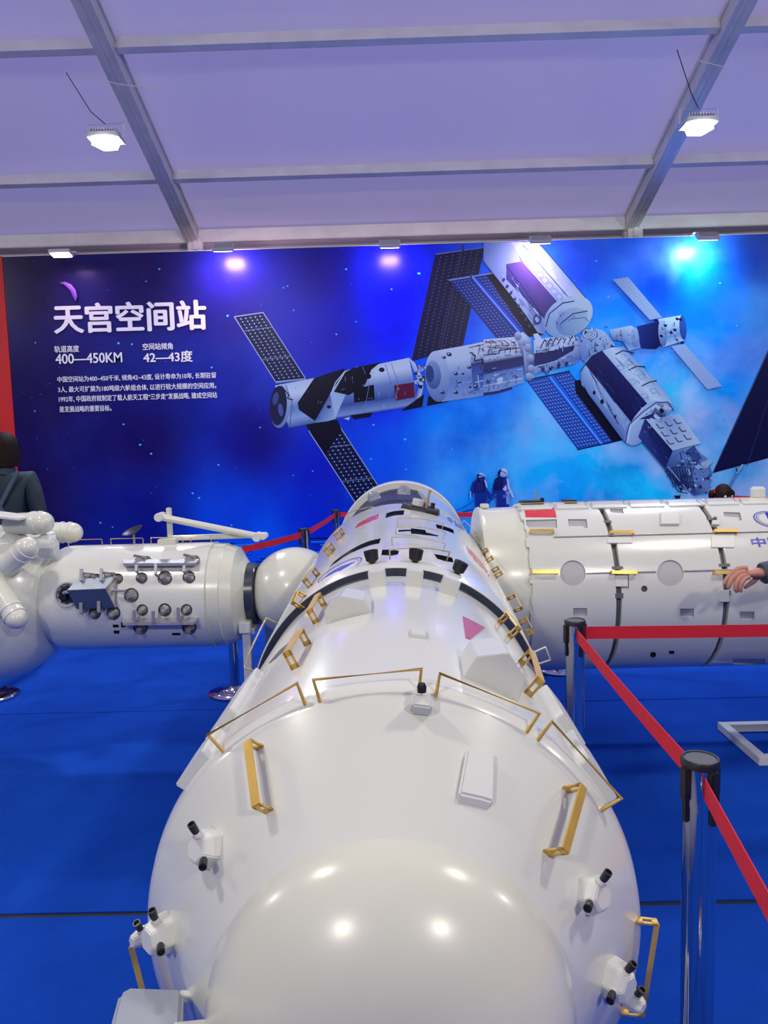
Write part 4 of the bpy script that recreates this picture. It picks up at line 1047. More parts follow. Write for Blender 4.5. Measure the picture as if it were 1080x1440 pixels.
# thruster boxes
def thruster(px, py, r, h, noz, name='thruster_box', small=None):
    s_, t_ = HC.hit(px, py); P = HC.pt(s_, t_)
    sl = V((0, 0, 0)); n = (HC.nrm(t_)*.66-AD*.75).normalized() if s_ < 0 else HC.nrm(t_)
    mb = MB(); mb.lathe([(-.004, r*1.15), (h*.55, r*1.1), (h, r*.72)], P, n, 6, a0=.4); b = mb.build(name, M['white2'], cm, bevel=.0015)
    for qx, qy in noz:
        d = ray(qx, qy); C = P+n*h*.5; k = (C-CAM).dot(_f)/d.dot(_f); Q = CAM+d*k; Q = Q+(CAM-Q).normalized()*(.012 if qy < py else .030)
        e = (Q-C).normalized(); e = (e+n*.15).normalized(); st_ = Q-e*.012
        mb = MB(); mb.lathe([(0, .007), (.006, .0062)], st_, e, 14); mb.build('nozzle_collar', M['white2'], b, smooth=40)
        mb = MB(); mb.lathe([(.004, .0048), (.010, .0055), (.022, .0058), (.022, .0042), (.018, .004)], st_, e, 14); mb.build('nozzle', M['black'], b, smooth=40)
thruster(297, 1193, .024, .03, [(273, 1166), (286, 1213)])
thruster(236, 1310, .025, .034, [(216, 1287), (226, 1333)]); thruster(214, 1310, .013, .034, [(195, 1303)])
thruster(826, 1256, .024, .028, [(851, 1233), (828, 1273)])
thruster(858, 1373, .025, .032, [(886, 1361), (860, 1401)]); thruster(880, 1398, .014, .03, [(899, 1396)])
s_, t_ = HC.hit(592, 1000); P = HC.pt(s_, t_); n = (HC.nrm(t_)*.7-AD*.6).normalized(); t = HC.tan(t_)
mb = MB(); mb.box(P+n*.008+V((0, 0, .006)), (.030, .022, .026), Matrix((t, n.cross(t), n)).transposed()); b = mb.build('sensor_box', M['white2'], cm, bevel=.003)
mb = MB(); mb.lathe([(0, .0065), (.008, .007), (.013, .005)], P+n*.016+V((0, 0, .020)), (0, 0, 1), 12); mb.build('sensor_knob', M['black'], b, smooth=30)
# hull markings
def hull_text(H, body, a, b, h, mt_, name, parent, rev=1, bold=.01):
    uv, fs, asp = text_mesh(body, bold, 2)
    (s0, t0), (s1, t1) = H.hit(*a), H.hit(*b)
    mb = MB(); mb.add([H.pt(s0+(s1-s0)*u+(h*v if abs(t1-t0) > .05 else 0), t0+(t1-t0)*u+(0 if abs(t1-t0) > .05 else rev*h*v/H.rad(s0)), .0022) for u, v in uv], fs)
    return mb.build(name, M[mt_], parent, fix=False)
hull_text(HC, '中国载人航天', (632, 736), (671, 761), .30, 'inkbright', 'blue_lettering', cm)
hull_text(HC, '中国空间站', (661, 782), (690, 814), .26, 'inkred', 'red_lettering', cm)
patch(HC, k4(668, 565, 700, 520, 750, 487, 820, 453, 895, 425, 885, 470, 800, 505, 735, 533), 'flagpink', 'flag', cm, -.001, .002)
f2 = patch(HC, k3(247, 232, 402, 312, 300, 392, 268, 380), 'flagpink', 'flag', cm, -.001, .002)
def emblem(H, cx, cy, rx, ry, ang, parent, w=0.9, arrow=True, mt_='inkblue'):
    ca, sa = math.cos(R(ang)), math.sin(R(ang))
    def E(k, t): x, y = rx*k*math.cos(t), ry*k*math.sin(t); return (cx+x*ca-y*sa, cy+x*sa+y*ca)
    mb = MB()
    for k0, k1 in ((.95, 1.0), (.84, .865)):
        N = 40
        ins = [H.hit(*E(k0, 2*PI*i/N)) for i in range(N)]; out = [H.hit(*E(k1, 2*PI*i/N)) for i in range(N)]
        vs = [H.pt(*q, .0022) for q in ins+out]
        mb.add(vs, [(i, (i+1) % N, N+(i+1) % N, N+i) for i in range(N)])
    mb.build('emblem_ring', M[mt_], parent, fix=False)
    return E
emblem(HC, 478.5, 803, 35, 8.5, -29, cm)
patch(HC, kA(545, 284, 596, 238, 640, 208, 690, 182, 740, 164, 792, 146, 735, 184, 680, 216, 662, 218, 600, 250), 'inkblue', 'emblem_arrow', cm, 0, .0022)
# thin panel lines over the crown
for pts in (k7(400, 668, 950, 725), k7(415, 690, 955, 760), k7(440, 555, 700, 580), k7(60, 492, 100, 474), k7(300, 820, 560, 826), k7(740, 850, 960, 890)):
    (s0, t0), (s1, t1) = HC.hit(*pts[0]), HC.hit(*pts[1])
    mb = MB(); mb.tube([HC.pt(s0+(s1-s0)*k/6, t0+(t1-t0)*k/6, -.0004) for k in range(7)], .0014, 6); mb.build('panel_line', M['groove'], cm)
# docking dish with mast, clear bubbles in the window band
s_, t_ = HC.hit(592, 719); P = HC.pt(s_, t_); n = HC.nrm(t_)
P = HC.pt(2.32, t_)
mb = MB(); mb.lathe([(-.012, .095), (.010, .09), (.018, .085), (.020, .07), (.014, .055)], P, n, 8, a0=.2); b = mb.build('docking_target', M['black'], cm, smooth=25)
mb = MB(); mb.lathe([(.0, .026), (.05, .026)], P-V((.02, 0, 0)), n, 20); mb.build('target_drum', M['white2'], b, smooth=40)
mb = MB(); mb.lathe([(.0, .006), (.085, .005), (.087, .008), (.093, .008)], P+V((.022, -.02, 0)), n, 12); mb.build('mast', M['wire'], b, smooth=40)
mb = MB(); mb.lathe([(.0, .010), (.032, .010)], P+V((.05, -.02, 0)), n, 12); mb.build('sensor_pin', M['black'], b, smooth=40)
for px, py in ((526, 700), (568, 690)):
    q = at(px, py, 4.75)
    r_ = q-O; ax = r_.dot(AD); rr = (r_-AD*ax).normalized()
    mb = MB(); mb.sphere(O+AD*ax+rr*.425, .042, 20, 12); mb.build('bubble_window', M['bubble'], cm, smooth=60)
    mb = MB(); mb.lathe([(0, .045), (.012, .042)], O+AD*ax+rr*.404, rr, 20); mb.build('bubble_seat', M['steel'], cm, smooth=40)
# grey equipment panel folded out at the near left
Ya, Yb_ = .955, .70
TL, TR, BL, BR = at(169, 1387, Ya), at(258, 1390, Ya), at(128, 1540, Yb_), at(252, 1545, Yb_)
dn = V((0, 0, -.035))
c1 = TL+(TR-TL)*.14; c2 = TL+(BL-TL)*.07
top = [c2, c1, TR, BR, BL]
mb = MB(); mb.loft(top, [p_+dn for p_ in top]); mb.build('equipment_panel', M['grey_box'], cm, bevel=.006, seg=3)
q0 = at(252, 1401, .95); q1 = at(300, 1402, .95)
for a_, b__, w_ in ((q0, q1, .011), (at(246, 1450, .84), at(300, 1444, .88), .014)):
    mb = MB(); mb.bar(a_, b__, w_, w_); mb.build('panel_bracket', M['white2'], cm, bevel=.001)

# ================================================================== RIGHT LABORATORY MODULE
RL = .418
OL = V((.62, YN, AX_Z)); AL = V((1, 0, 0))
HL = Hull(OL, AL, [(0, RL), (3.2, RL)])
lm = thing('laboratory_module', 'big white laboratory cylinder on the right with red flag and blue lettering', 'spacecraft model', (OL.x, OL.y, 0))
k8 = Z(660, 660, 420/1080)
xs_ = [0, HL.hit(869, 805)[0], HL.hit(1020, 805)[0], 2.55, 3.3]
def circ(cx, cy, r, n=28): return [(cx+r*math.cos(2*PI*i/n), cy+r*math.sin(2*PI*i/n)) for i in range(n)]
inner = MB(); inner.lathe([(-.02, .395), (3.25, .395)], OL, AL, 96); inner.build('inner_hull', M['groove'], lm, smooth=40)
g = .012
allc = [(HL.cut(k8(205, 183, 316, 180, 318, 212, 208, 210), .009, M['grey_shell']), 0),
        (HL.cut(k8(356, 180, 424, 180, 428, 212, 414, 212, 412, 205, 360, 205), .009, M['grey_shell']), 0),
        (HL.cut(circ(805.5, 806, 18), .007, M['grey_shell']), 0), (HL.cut(k8(376, 502, 426, 502, 426, 531, 376, 531), .009, M['grey_shell']), 0),
        (HL.cut(k8(186, 345, 204, 345, 204, 392, 186, 392), .009, M['grey_shell']), 0),
        (HL.cut(k8(524, 380, 577, 380, 577, 432, 524, 432), .007, M['grey_shell']), 1),
        (HL.cut(circ(942.5, 806, 18.5), .007, M['grey_shell']), 1), (HL.cut(circ(906, 828, 4.5, 16), .012, M['groove']), 1),
        (HL.cut(k8(762, 504, 812, 504, 812, 534, 762, 534), .009, M['grey_shell']), 1), (HL.cut(k8(508, 142, 556, 142, 558, 160, 510, 155), .009, M['grey_shell']), 1),
        (HL.cut(k8(722, 656, 741, 656, 741, 668, 722, 668), .012, M['dark']), 1), (HL.cut(circ(918.5, 920.8, 4.2, 16), .012, M['dark']), 1),
        (HL.cut(k8(845, 135, 896, 140, 905, 152, 862, 152), .009, M['grey_shell']), 1),
        (HL.cut(k8(918, 154, 978, 156, 982, 168, 986, 184, 974, 184, 972, 174, 922, 170), .009, M['grey_shell']), 2),
        (HL.cut(k8(978, 515, 1030, 515, 1030, 543, 978, 543), .009, M['grey_shell']), 2), (HL.cut(k8(950, 685, 1070, 685, 1065, 706, 955, 704), .006, M['grey_shell']), 2)]
for i in range(4):
    a, b = xs_[i]+(g if i else 0), xs_[i+1]-g
    if i == 3: a, b = xs_[3]+.004, xs_[4]
    mb = MB(); mb.lathe([(a, .39), (a+.0005, RL-.002), (a+.003, RL), (b-.003, RL), (b-.0005, RL-.002), (b, .39)], OL, AL, 144, cap0=True, cap1=True)
    sh = mb.build('hull_shell', M['white'], lm, smooth=30)
    cc = [c for c, j in allc if j == i]
    if cc: bake_cuts(sh, cc)
# toothed clips across the seams
for sx in xs_[1:3]:
    for k in range(11):
        th = 1.15+(-2.6)*k/10
        th = -1.5+3.0*k/10
        for H_, sgn_ in ((HL, 1),):
            t2 = th+0.0
            n, t = HL.nrm(t2), HL.tan(t2)
            if n.y > .35: continue
            mb = MB(); mb.box(HL.pt(sx, t2, -.006), (.036 if k % 3 else .05, .014 if k % 2 else .022, .014), Matrix((AL, t, n)).transposed()); mb.build('seam_clip', M['groove'], lm)
for k in range(9):
    th = (1.75 if HL.nrm(1.5).y < 0 else -1.75)*k/8
    n, t = HL.nrm(th), HL.tan(th)
    mb = MB(); mb.box(HL.pt(0.004, th, -.008), (.018 if k % 2 else .028, .03+.02*(k % 3), .012), Matrix((AL, t, n)).transposed()); mb.build('edge_tab', M['white2'], lm, bevel=.002)
# forward collar
mb = MB(); mb.lathe([(-.205, .36), (-.20, .402), (-.19, .408), (-.17, .4), (.0, .403), (.001, .36)], OL, AL, 128); mb.build('front_collar', M['cream'], lm, smooth=30)
th = 0; mb = MB(); mb.box(HL.pt(-.16+.0, 0, -.005) if False else OL+V((-.16, 0, .413)), (.04, .05, .02)); mb.build('top_lug', M['white2'], lm, bevel=.003)
# flag, lettering, emblem
fl = patch(HL, k8(197, 137, 306, 139, 315, 174, 204, 173), 'flagred', 'flag', lm, -.001, .0022)
def star(H, cx, cy, r, mt_, parent, name='star'):
    pts = [(cx+(r if i % 2 == 0 else r*.42)*math.sin(i*PI/5), cy-(r if i % 2 == 0 else r*.42)*math.cos(i*PI/5)*.75) for i in range(10)]
    vs = [H.pt(*H.hit(*q), .003) for q in pts]+[H.pt(*H.hit(cx, cy), .003)]
    mb = MB(); mb.add(vs, [(i, (i+1) % 10, 10) for i in range(10)]); mb.build(name, M[mt_], parent, fix=False)
star(HL, 743.5, 716.5, 2.6, 'yellow', fl)
for x, y in ((749.5, 714.7), (751.5, 716.5), (752, 719), (750, 721)): star(HL, x, y, 1.0, 'yellow', fl)
hull_text(HL, '中国载人航天', (1058.5, 770), (1200, 766), .052, 'inkblue', 'blue_lettering', lm, rev=(1 if HL.hit(1060, 740)[1] > HL.hit(1060, 760)[1] else -1), bold=.02)
s0, t0 = HL.hit(1082, 729.5)
mb = MB()
for k0, k1 in ((.93, 1.0), (.80, .84), (.70, .72)):
    N = 48; P_ = []
    for kk in (k0, k1):
        for i in range(N):
            a = 2*PI*i/N; P_.append(HL.pt(s0+.072*kk*math.cos(a), t0+.135*kk*math.sin(a), .0022))
    mb.add(P_, [(i, (i+1) % N, N+(i+1) % N, N+i) for i in range(N)])
mb.build('emblem_ring', M['inkblue'], lm, fix=False)
dz = 1 if HL.hit(1060, 700+20)[1] > HL.hit(1060, 740)[1] else -1
pts = [(-.012, -.10), (.008, -.10), (.022, .09), (.004, .115), (-.004, .10)]
mb = MB(); mb.add([HL.pt(s0+a, t0+dz*b, .0022) for a, b in pts], [tuple(range(5))]); mb.build('emblem_arrow', M['inkblue'], lm, fix=False)
# raised covers, rails and handles
for pts, h in ((k8(690, 163, 757, 163, 757, 205, 690, 205), .016), (k8(876, 190, 903, 190, 903, 206, 876, 206), .014), (k8(903, 436, 937, 436, 937, 478, 903, 478), .010),
               (k8(528, 384, 573, 384, 573, 424, 528, 424), .003), (k8(874, 236, 958, 236, 958, 284, 874, 284), .006), (k8(498, 246, 588, 246, 588, 268, 498, 268), .005)):
    mb = MB(); HL.solid(mb, HL.px(pts), -.008, h); mb.build('raised_cover', M['white2'], lm, bevel=.0015, smooth=30)
q = HL.pt(*HL.hit(*k8(887, 183)[0])); mb = MB(); mb.lathe([(0, .008), (.022, .008)], q-V((0, 0, .006)), (0, -.4, 1), 12); mb.build('cover_knob', M['groove'], lm, smooth=40)
for y, x0_, x1_ in ((752.6, 778, 1160), (804.5, 824, 922), (804.5, 962, 1160)):
    a, b = HL.hit(x0_, y)[0], min(HL.hit(x1_, y)[0], 3.1); th = HL.hit(900, y)[1]
    mb = MB(); mb.tube([HL.pt(a, th, .003), HL.pt(b, th, .003)], .0035, 8); mb.build('guide_rail', M['steel'], lm, smooth=50)
for x0_, x1_, y in ((745, 778, 750), (857, 890, 752), (1003, 1035, 750), (748, 784, 805), (859, 894, 805.5), (1003, 1028, 805.5)):
    handle(HL, (x0_, y), (x1_, y), .022, .016, 'gold_handle', 'gold', lm, slots=False)
for x0_, x1_ in ((725, 771), (777, 822), (828, 877), (883, 931), (938, 984), (994, 1038), (1044, 1090)):
    s0_, s1_ = HL.hit(x0_, 709)[0], HL.hit(x1_, 709)[0]; t0 = HL.hit(900, 708.5)[1]; t1 = HL.hit(900, 714)[1]
    mb = MB(); HL.solid(mb, [(s0_, t0*.35), (s1_, t0*.35), (s1_, t1), (s0_, t1)], -.002, .007); pn = mb.build('top_panel', M['white'], lm, bevel=.0015, smooth=30)
    mb = MB(); mb.tube([HL.pt(s0_+.004, t1*.98, .0), HL.pt(s0_+.004, t1*.55, .016), HL.pt(s1_-.004, t1*.55, .016), HL.pt(s1_-.004, t1*.98, .0)], .0022, 6); mb.build('panel_wire', M['wire'], pn)
for x, w_ in ((745, .11), (801, .06)):
    s0_ = HL.hit(x, 708)[0]; mb = MB(); mb.box(OL+V((s0_, -.02, RL+.008)), (w_, .09, .018)); mb.build('dark_pad', M['black'], lm, bevel=.003)
s0_ = HL.hit(752, 708)[0]; mb = MB(); mb.tube([OL+V((s0_, 0, RL)), OL+V((s0_+.008, 0, RL+.05)), OL+V((s0_+.004, 0, RL+.06))], .005, 8); mb.build('whip_antenna', M['wire'], lm, smooth=50)
s0_ = HL.hit(761, 708)[0]; mb = MB(); mb.lathe([(0, .01), (.03, .01)], OL+V((s0_, -.03, RL)), (0, 0, 1), 12); mb.build('sensor_pin', M['black'], lm, smooth=50)
s0_ = HL.hit(1083, 708)[0]; mb = MB(); mb.lathe([(0, .035), (.05, .035), (.06, .025)], OL+V((s0_, 0, RL-.005)), (0, 0, 1), 20); mb.build('antenna_drum', M['white2'], lm, smooth=40)

# ================================================================== SPHERE, LEFT SPACECRAFT, HUB
C = at(415, 820, YN); SR = .2245
C.z = AX_Z+.002
sp = thing('docking_sphere', 'glossy white sphere between the left spacecraft and the long middle module', 'spacecraft model', (C.x, C.y, 0))
mb = MB(); mb.sphere(C, SR, 64, 40); mb.build('sphere_shell', M['cream'], sp, smooth=80)
xl = lambda px: at(px, 829, YN).x
mb = MB(); mb.lathe([(0, .150), (.004, .154), (.05, .154), (.054, .150)], V((xl(348), YN, AX_Z)), (1, 0, 0), 64); mb.build('docking_collar', M['slate'], sp, smooth=40)
RS = .264
OS = V((xl(76), YN, AX_Z)); HS = Hull(OS, (1, 0, 0), [(0, .19), (.03, .235), (.08, RS), (1.1, RS)])
e0, e1, e2, e3 = [xl(q)-OS.x for q in (305, 322, 338, 351)]
sc_ = thing('service_spacecraft', 'short white cylindrical spacecraft on the left with dark thruster clusters', 'spacecraft model', (OS.x, OS.y, 0))
prof = [(-.02, .17), (0, .20), (.02, .228), (.05, .250), (.08, .261), (.11, RS), (e0, RS)]
mb = MB(); mb.lathe(prof, OS, (1, 0, 0), 144); body = mb.build('body', M['white'], sc_, smooth=35)
kB = Z(70, 740, 300/1080)
holes = [(85, 345, 62), (238, 262, 22), (345, 265, 27), (228, 440, 32), (322, 440, 36), (413, 350, 38), (490, 176, 26), (735, 172, 26), (465, 262, 30), (583, 262, 38), (705, 258, 33), (468, 425, 30), (582, 424, 34), (692, 424, 30), (460, 512, 38), (706, 512, 38)]
cc = []
for x, y, r in holes:
    q = kB(x, y)[0]; cc.append(HS.cut(circ(q[0], q[1], r*.2778, 20), .016, M['gunmetal']))
for pts in (kB(318, 498, 348, 498, 350, 513, 320, 513), kB(322, 528, 355, 528, 352, 545, 326, 545), kB(360, 486, 384, 486, 384, 512, 362, 512), kB(618, 540, 662, 540, 662, 553, 620, 553)):
    cc.append(HS.cut(pts, .012, M['dark']))
bake_cuts(body, cc)
mb = MB(); mb.lathe([(e0-.002, .2), (e0, RS-.002), (e0+.004, RS+.001), (e0+.006, RS-.006), (e1, RS-.008), (e1+.005, RS-.014), (e2, .235), (e3-.004, .160), (e3, .15)], OS, (1, 0, 0), 128)
mb.build('end_cone', M['cream'], sc_, smooth=22)
def nozzle(x, y, r, dx=-10, dy=4, out=.03):
    q = kB(x, y)[0]; s_, t_ = HS.hit(*q); P = HS.pt(s_, t_, -.016); n = HS.nrm(t_); rr = r*.2778*3.62/1040
    ax = (n+V((dx*.012, 0, -dy*.02))).normalized()
    mb = MB(); mb.lathe([(0, rr*.78), (.010, rr*.72), (.018, rr*.5), (.022+out*.4, rr*.34), (.022+out, rr*.26), (.022+out, rr*.18)], P, ax, 18)
    b = mb.build('thruster_nozzle', M['gunmetal'], sc_, smooth=30)
    mb = MB()
    for k in range(3):
        a = k*2.1; u_ = HS.tan(t_)*math.cos(a)+V((1, 0, 0))*math.sin(a)
        mb.bar(P+n*.004+u_*rr*.75, P+n*(.02+out*.6)+u_*rr*.3, .003, .003)
    mb.lathe([(.022+out*.5, rr*.36), (.026+out*.5, rr*.36)], P, ax, 14); mb.build('nozzle_strut', M['steel'], b)
for i, (x, y, r) in enumerate(holes[1:]): nozzle(x, y, r)
# the large round opening with dark spokes
q = kB(85, 345)[0]; s_, t_ = HS.hit(*q); P = HS.pt(s_, t_, -.012); n = HS.nrm(t_)
mb = MB(); mb.lathe([(0, .059), (.014, .060), (.014, .052), (.004, .050)], P, n, 32, cap1=False); mb.build('opening_ring', M['grey_shell'], sc_, smooth=30)
mb = MB(); mb.lathe([(0, .045), (.012, .042)], P-n*.008, n, 24)
for k in range(5): a = k*PI/5; u_ = HS.tan(t_)*math.cos(a)+V((1, 0, 0))*math.sin(a); mb.bar(P+u_*.045+n*.006, P-u_*.045+n*.006, .008, .008)
mb.build('opening_spokes', M['dark'], sc_)
mb = MB(); mb.box(P+n*.02+V((-.008, 0, 0)), (.028, .02, .05)); mb.build('latch_block', M['black'], sc_, bevel=.002)
# blue fairing box over the first cluster
def off(x, y, d):
    q = kB(x, y)[0]; s_, t_ = HS.hit(*q); return HS.pt(s_, t_, d)
tp = [off(112, 330, .055), off(150, 272, .02), off(345, 262, .02), off(305, 322, .055)]
ft = [off(112, 330, .055), off(305, 322, .055), off(345, 405, .035), off(152, 412, .035)]
def slab(P4, th, nm, mt_, par):
    n = (P4[1]-P4[0]).cross(P4[2]-P4[0]).normalized()
    if n.y < 0: n = -n
    mb = MB(); mb.loft(P4, [p_+n*th for p_ in P4]); return mb.build(nm, M[mt_], par, bevel=.001)
M['bluefront'] = mat('blue_grey_fairing', (.035, .055, .135), .35, noise=.1)
M['silver'] = mat('silver_fairing', (.55, .62, .68), .4, metal=.1, noise=.1)
slab(tp, .004, 'fairing_top', 'silver', sc_); slab(ft, .004, 'fairing_front', 'bluefront', sc_)
mb = MB(); a_ = off(345, 262, -.01); b__ = off(345, 405, -.01); mb.loft([tp[3], tp[2], a_, b__, ft[2]], [q_-V((.004, 0, 0)) for q_ in (tp[3], tp[2], a_, b__, ft[2])]); mb.build('fairing_side', M['gunmetal'], sc_)
mb = MB(); mb.tube([off(85, 340, .03), off(115, 336, .05)], .008, 10); mb.tube([off(335, 328, .03), off(400, 330, .045)], .006, 10); mb.build('fairing_pipe', M['steel'], sc_, smooth=40)
for x, y, y2 in ((180, 240, 290), (280, 238, 290), (180, 382, 425), (269, 375, 420), (552, 215, 262), (455, 222, 250), (694, 225, 250), (540, 415, 465), (445, 412, 458), (665, 400, 455)):
    mb = MB(); mb.bar(off(x, y, .05), off(x, y2, .05), .014, .010, (0, 1, 0)); mb.bar(off(x, y2, .05), off(x+12, y2+4, -.015), .012, .006, (0, 1, 0)); mb.build('thruster_bracket', M['steel'], sc_, bevel=.001)
for x, y in ((195, 250), (300, 248), (455, 172), (705, 168)):
    mb = MB(); mb.lathe([(0, .012), (.03, .013), (.045, .008)], off(x+26, y-2, .005), V((-1, -.9, 0)), 12); mb.bar(off(x-20, y+4, .04), off(x+40, y, .015), .012, .008, (0, 1, 0)); mb.build('thruster_pair', M['gunmetal'], sc_, smooth=30)
for (x0_, y0_, x1_, y1_) in ((388, 203, 745, 200), (385, 470, 742, 466)):
    A, B = off(x0_, y0_, .03), off(x1_, y1_, .03)
    dd = .05
    zz_ = [A+V((0, -.015, 0)), B+V((0, -.015, 0)), B+V((.012, .03, .012)), A+V((-.02, .03, .012))]
    mb = MB(); mb.loft(zz_, [q_-V((0, 0, .014)) for q_ in zz_]); mb.build('thruster_shelf', M['steel'], sc_, bevel=.001)
for x0_, x1_ in ((98, 143), (155, 199), (210, 254), (265, 294)):
    a, b = HS.hit(x0_, 768)[0], HS.hit(x1_, 768)[0]
    th = HS.hit(200, 767)[1]*.55
    mb = MB(); mb.tube([HS.pt(a, th, -.003), HS.pt(a, th, .034), HS.pt(b, th, .034), HS.pt(b, th, -.003)], .0024, 6); mb.build('top_handrail', M['gold'], sc_)
# robotic arm and dish on top
def TP(px, py, dY=0): return at(px, py, YN+dY)
mb = MB(); q = TP(236, 757); b0 = V((q.x, YN, AX_Z+RS-.01)); mb.box(b0+V((.0, 0, .02)), (.09, .06, .03)); arm = mb.build('robotic_arm', M['cream'], sc_, bevel=.004)
mb = MB(); mb.box((b0+TP(236, 716))/2+V((0, .03, .01)), (.024, .024, abs(TP(236, 716).z-b0.z)-.01)); mb.build('arm_post', M['cream'], arm, bevel=.003)
mb = MB(); mb.tube([TP(226, 727), TP(366, 755)], .0175, 16); mb.build('upper_link', M['cream'], arm, smooth=50)
mb = MB(); mb.tube([TP(240, 757, .03), TP(372, 752, .03)], .014, 16); mb.build('lower_link', M['cream'], arm, smooth=50)
for px, py, r in ((225, 727, .022), (362, 755, .022), (371, 754, .016)):
    mb = MB(); P = TP(px, py); mb.cyl(P-V((0, .03, 0)), P+V((0, .05, 0)), r, r, 20); mb.build('arm_joint', M['white2'], arm, smooth=40, bevel=.002)
q = TP(186, 750); d_ = V((-.35, -.3, 1)).normalized()
mb = MB(); mb.lathe([(-.005, .012), (0, .02), (.006, .04), (.016, .054), (.016, .052), (.009, .038), (.004, .018)], q+V((0, .02, 0)), d_, 28, cap1=True); ds = mb.build('dish_antenna', M['black'], sc_, smooth=40)
mb = MB(); mb.tube([V((q.x, YN+.02, AX_Z+RS-.01)), q+V((0, .02, 0))], .006, 8); mb.build('dish_mast', M['gunmetal'], ds)
# hub
HCn = at(-6, 835, YN); HCn.z = AX_Z-.015; HRr = .395
hb = thing('docking_hub', 'large white spherical hub at the left edge, studded with small domes', 'spacecraft model', (HCn.x, HCn.y, 0))
mb = MB(); mb.sphere(HCn, HRr, 64, 40); mb.build('hub_shell', M['white'], hb, smooth=80)
mb = MB(); mb.lathe([(0, .30), (.10, .31), (.14, .22), (.15, .1)], HCn+V((.0, 0, HRr-.16)), (0, 0, 1), 8, a0=.3); mb.build('top_fairing', M['white2'], hb, bevel=.01)
def pod(px, py, Y, r, back, ln, nm='domed_pod'):
    P = at(px, py, Y); d = V(back).normalized()
    mb = MB()
    pr = [(-r, 0)]+[(-r*math.cos(a), r*math.sin(a)) for a in [R(k*11.25) for k in range(1, 8)]]+[(0, r), (.0, r)]
    mb.lathe(pr+[(ln, r)], P, d, 36); b = mb.build(nm, M['cream'], hb, smooth=50)
    for o_ in (.006, .045):
        mb = MB(); mb.lathe([(o_, r*.99), (o_+.002, r*1.08), (o_+.012, r*1.08), (o_+.014, r*.99)], P, d, 36); mb.build('pod_collar', M['white2'], b, smooth=30)
    return b
pod(60, 735, 3.52, .053, (-1, .35, -.05), .20)
pod(102, 749, 3.86, .053, (-1, .0, .05), .30)
pod(39, 770, 3.38, .050, (-1, .25, -.75), .16)
pod(23, 869, 3.30, .050, (-.75, .5, .75), .20)
mb = MB(); P = at(66, 774, 3.56); mb.lathe([(-.03, .035), (0, .058), (.05, .058), (.08, .04)], P, (.3, -.5, 1), 6, a0=.3); mb.build('faceted_block', M['white2'], hb, bevel=.006)
mb = MB(); P = at(0, 724, 3.5); mb.box(P+V((0, 0, 0)), (.26, .16, .012), Matrix.Rotation(R(8), 3, 'Y')); mb.build('hatch_plate', M['white2'], hb, bevel=.003)

# ================================================================== STANDS
def stand(name, label, x, y, z_top, wx, wy, legs=4, frame=True, leg_w=.045, saddle=None, base_xy=None):
    t = thing(name, label, 'stand', (x, y, 0), 0)
    if frame:
        mb = MB()
        for sx in (-1, 1): mb.box((x+sx*wx/2, y, .02), (.045, wy+.045, .04))
        for sy in (-1, 1): mb.box((x, y+sy*wy/2, .02), (wx-.045, .045, .04))
        mb.build('floor_frame', M['white2'], t, bevel=.002)
    return t
def leg(t, x, y, z0, z1, w=.045, wy=None):
    mb = MB(); mb.box((x, y, (z0+z1)/2), (w, wy or w, z1-z0)); mb.build('leg', M['white2'], t, bevel=.002)
a = at_floor(1025, 1016, .04); b = at_floor(1063, 1064, .04)
x0_ = (a.x+b.x)/2+.0; W_ = 1.1; t = stand('module_stand', 'white square-tube floor stand under the right laboratory module', x0_+W_/2, (a.y+b.y)/2, 0, W_, a.y-b.y-.02)
for sx in (.2, .5):
    zz_ = AX_Z-math.sqrt(RL**2-.0)+.01
    leg(t, x0_+W_/2+sx, a.y-.03, .04, AX_Z-math.sqrt(RL**2-(a.y-.03-YN)**2)+.004); leg(t, x0_+W_/2+sx, b.y+.04, .04, AX_Z-math.sqrt(RL**2-(b.y+.04-YN)**2)+.004)
for yy, rr in ((1.45, RN), (2.75, .42), (5.0, .41)):
    xc = O.x+AD.x*(yy-O.y)
    t = stand('module_stand', {1.45: 'white floor stand under the front of the long middle module', 2.75: 'white floor stand under the middle of the long module', 5.0: 'white floor stand under the far end of the long module'}[yy], xc, yy, 0, .34, .3)
    for sx in (-.13, .13): leg(t, xc+sx, yy, .03, AX_Z-math.sqrt(rr**2-sx**2)+.004)
    mb = MB(); mb.box((xc, yy, .03), (.30, .04, .04)); mb.build('cross_bar', M['white2'], t)
lx = xl(352)
t = stand('module_stand', 'white upright stand with a saddle beside the white sphere', lx+.06, YN, 0, .30, .42)
leg(t, lx, YN-.13, .02, AX_Z-.14, .04, .04); leg(t, lx+.065, YN+.13, .02, AX_Z-.10, .04, .04)
mb = MB(); mb.box((lx-.005, YN-.135, AX_Z-.14), (.055, .07, .055)); mb.box((lx+.03, YN+.10, AX_Z-.16), (.10, .06, .04)); mb.box((lx+.02, YN, AX_Z-.165), (.04, .28, .03)); mb.build('saddle', M['white2'], t, bevel=.004)
t = stand('module_stand', 'white floor stand under the left spherical hub', HCn.x-.36, YN, 0, .30, .3)
for sx in (-.37, -.24):
    leg(t, HCn.x+sx, YN, .03, HCn.z-math.sqrt(HRr**2-sx**2)+.006)
mb = MB(); mb.box((HCn.x-.36, YN, .03), (.26, .04, .03)); mb.build('cross_bar', M['white2'], t)

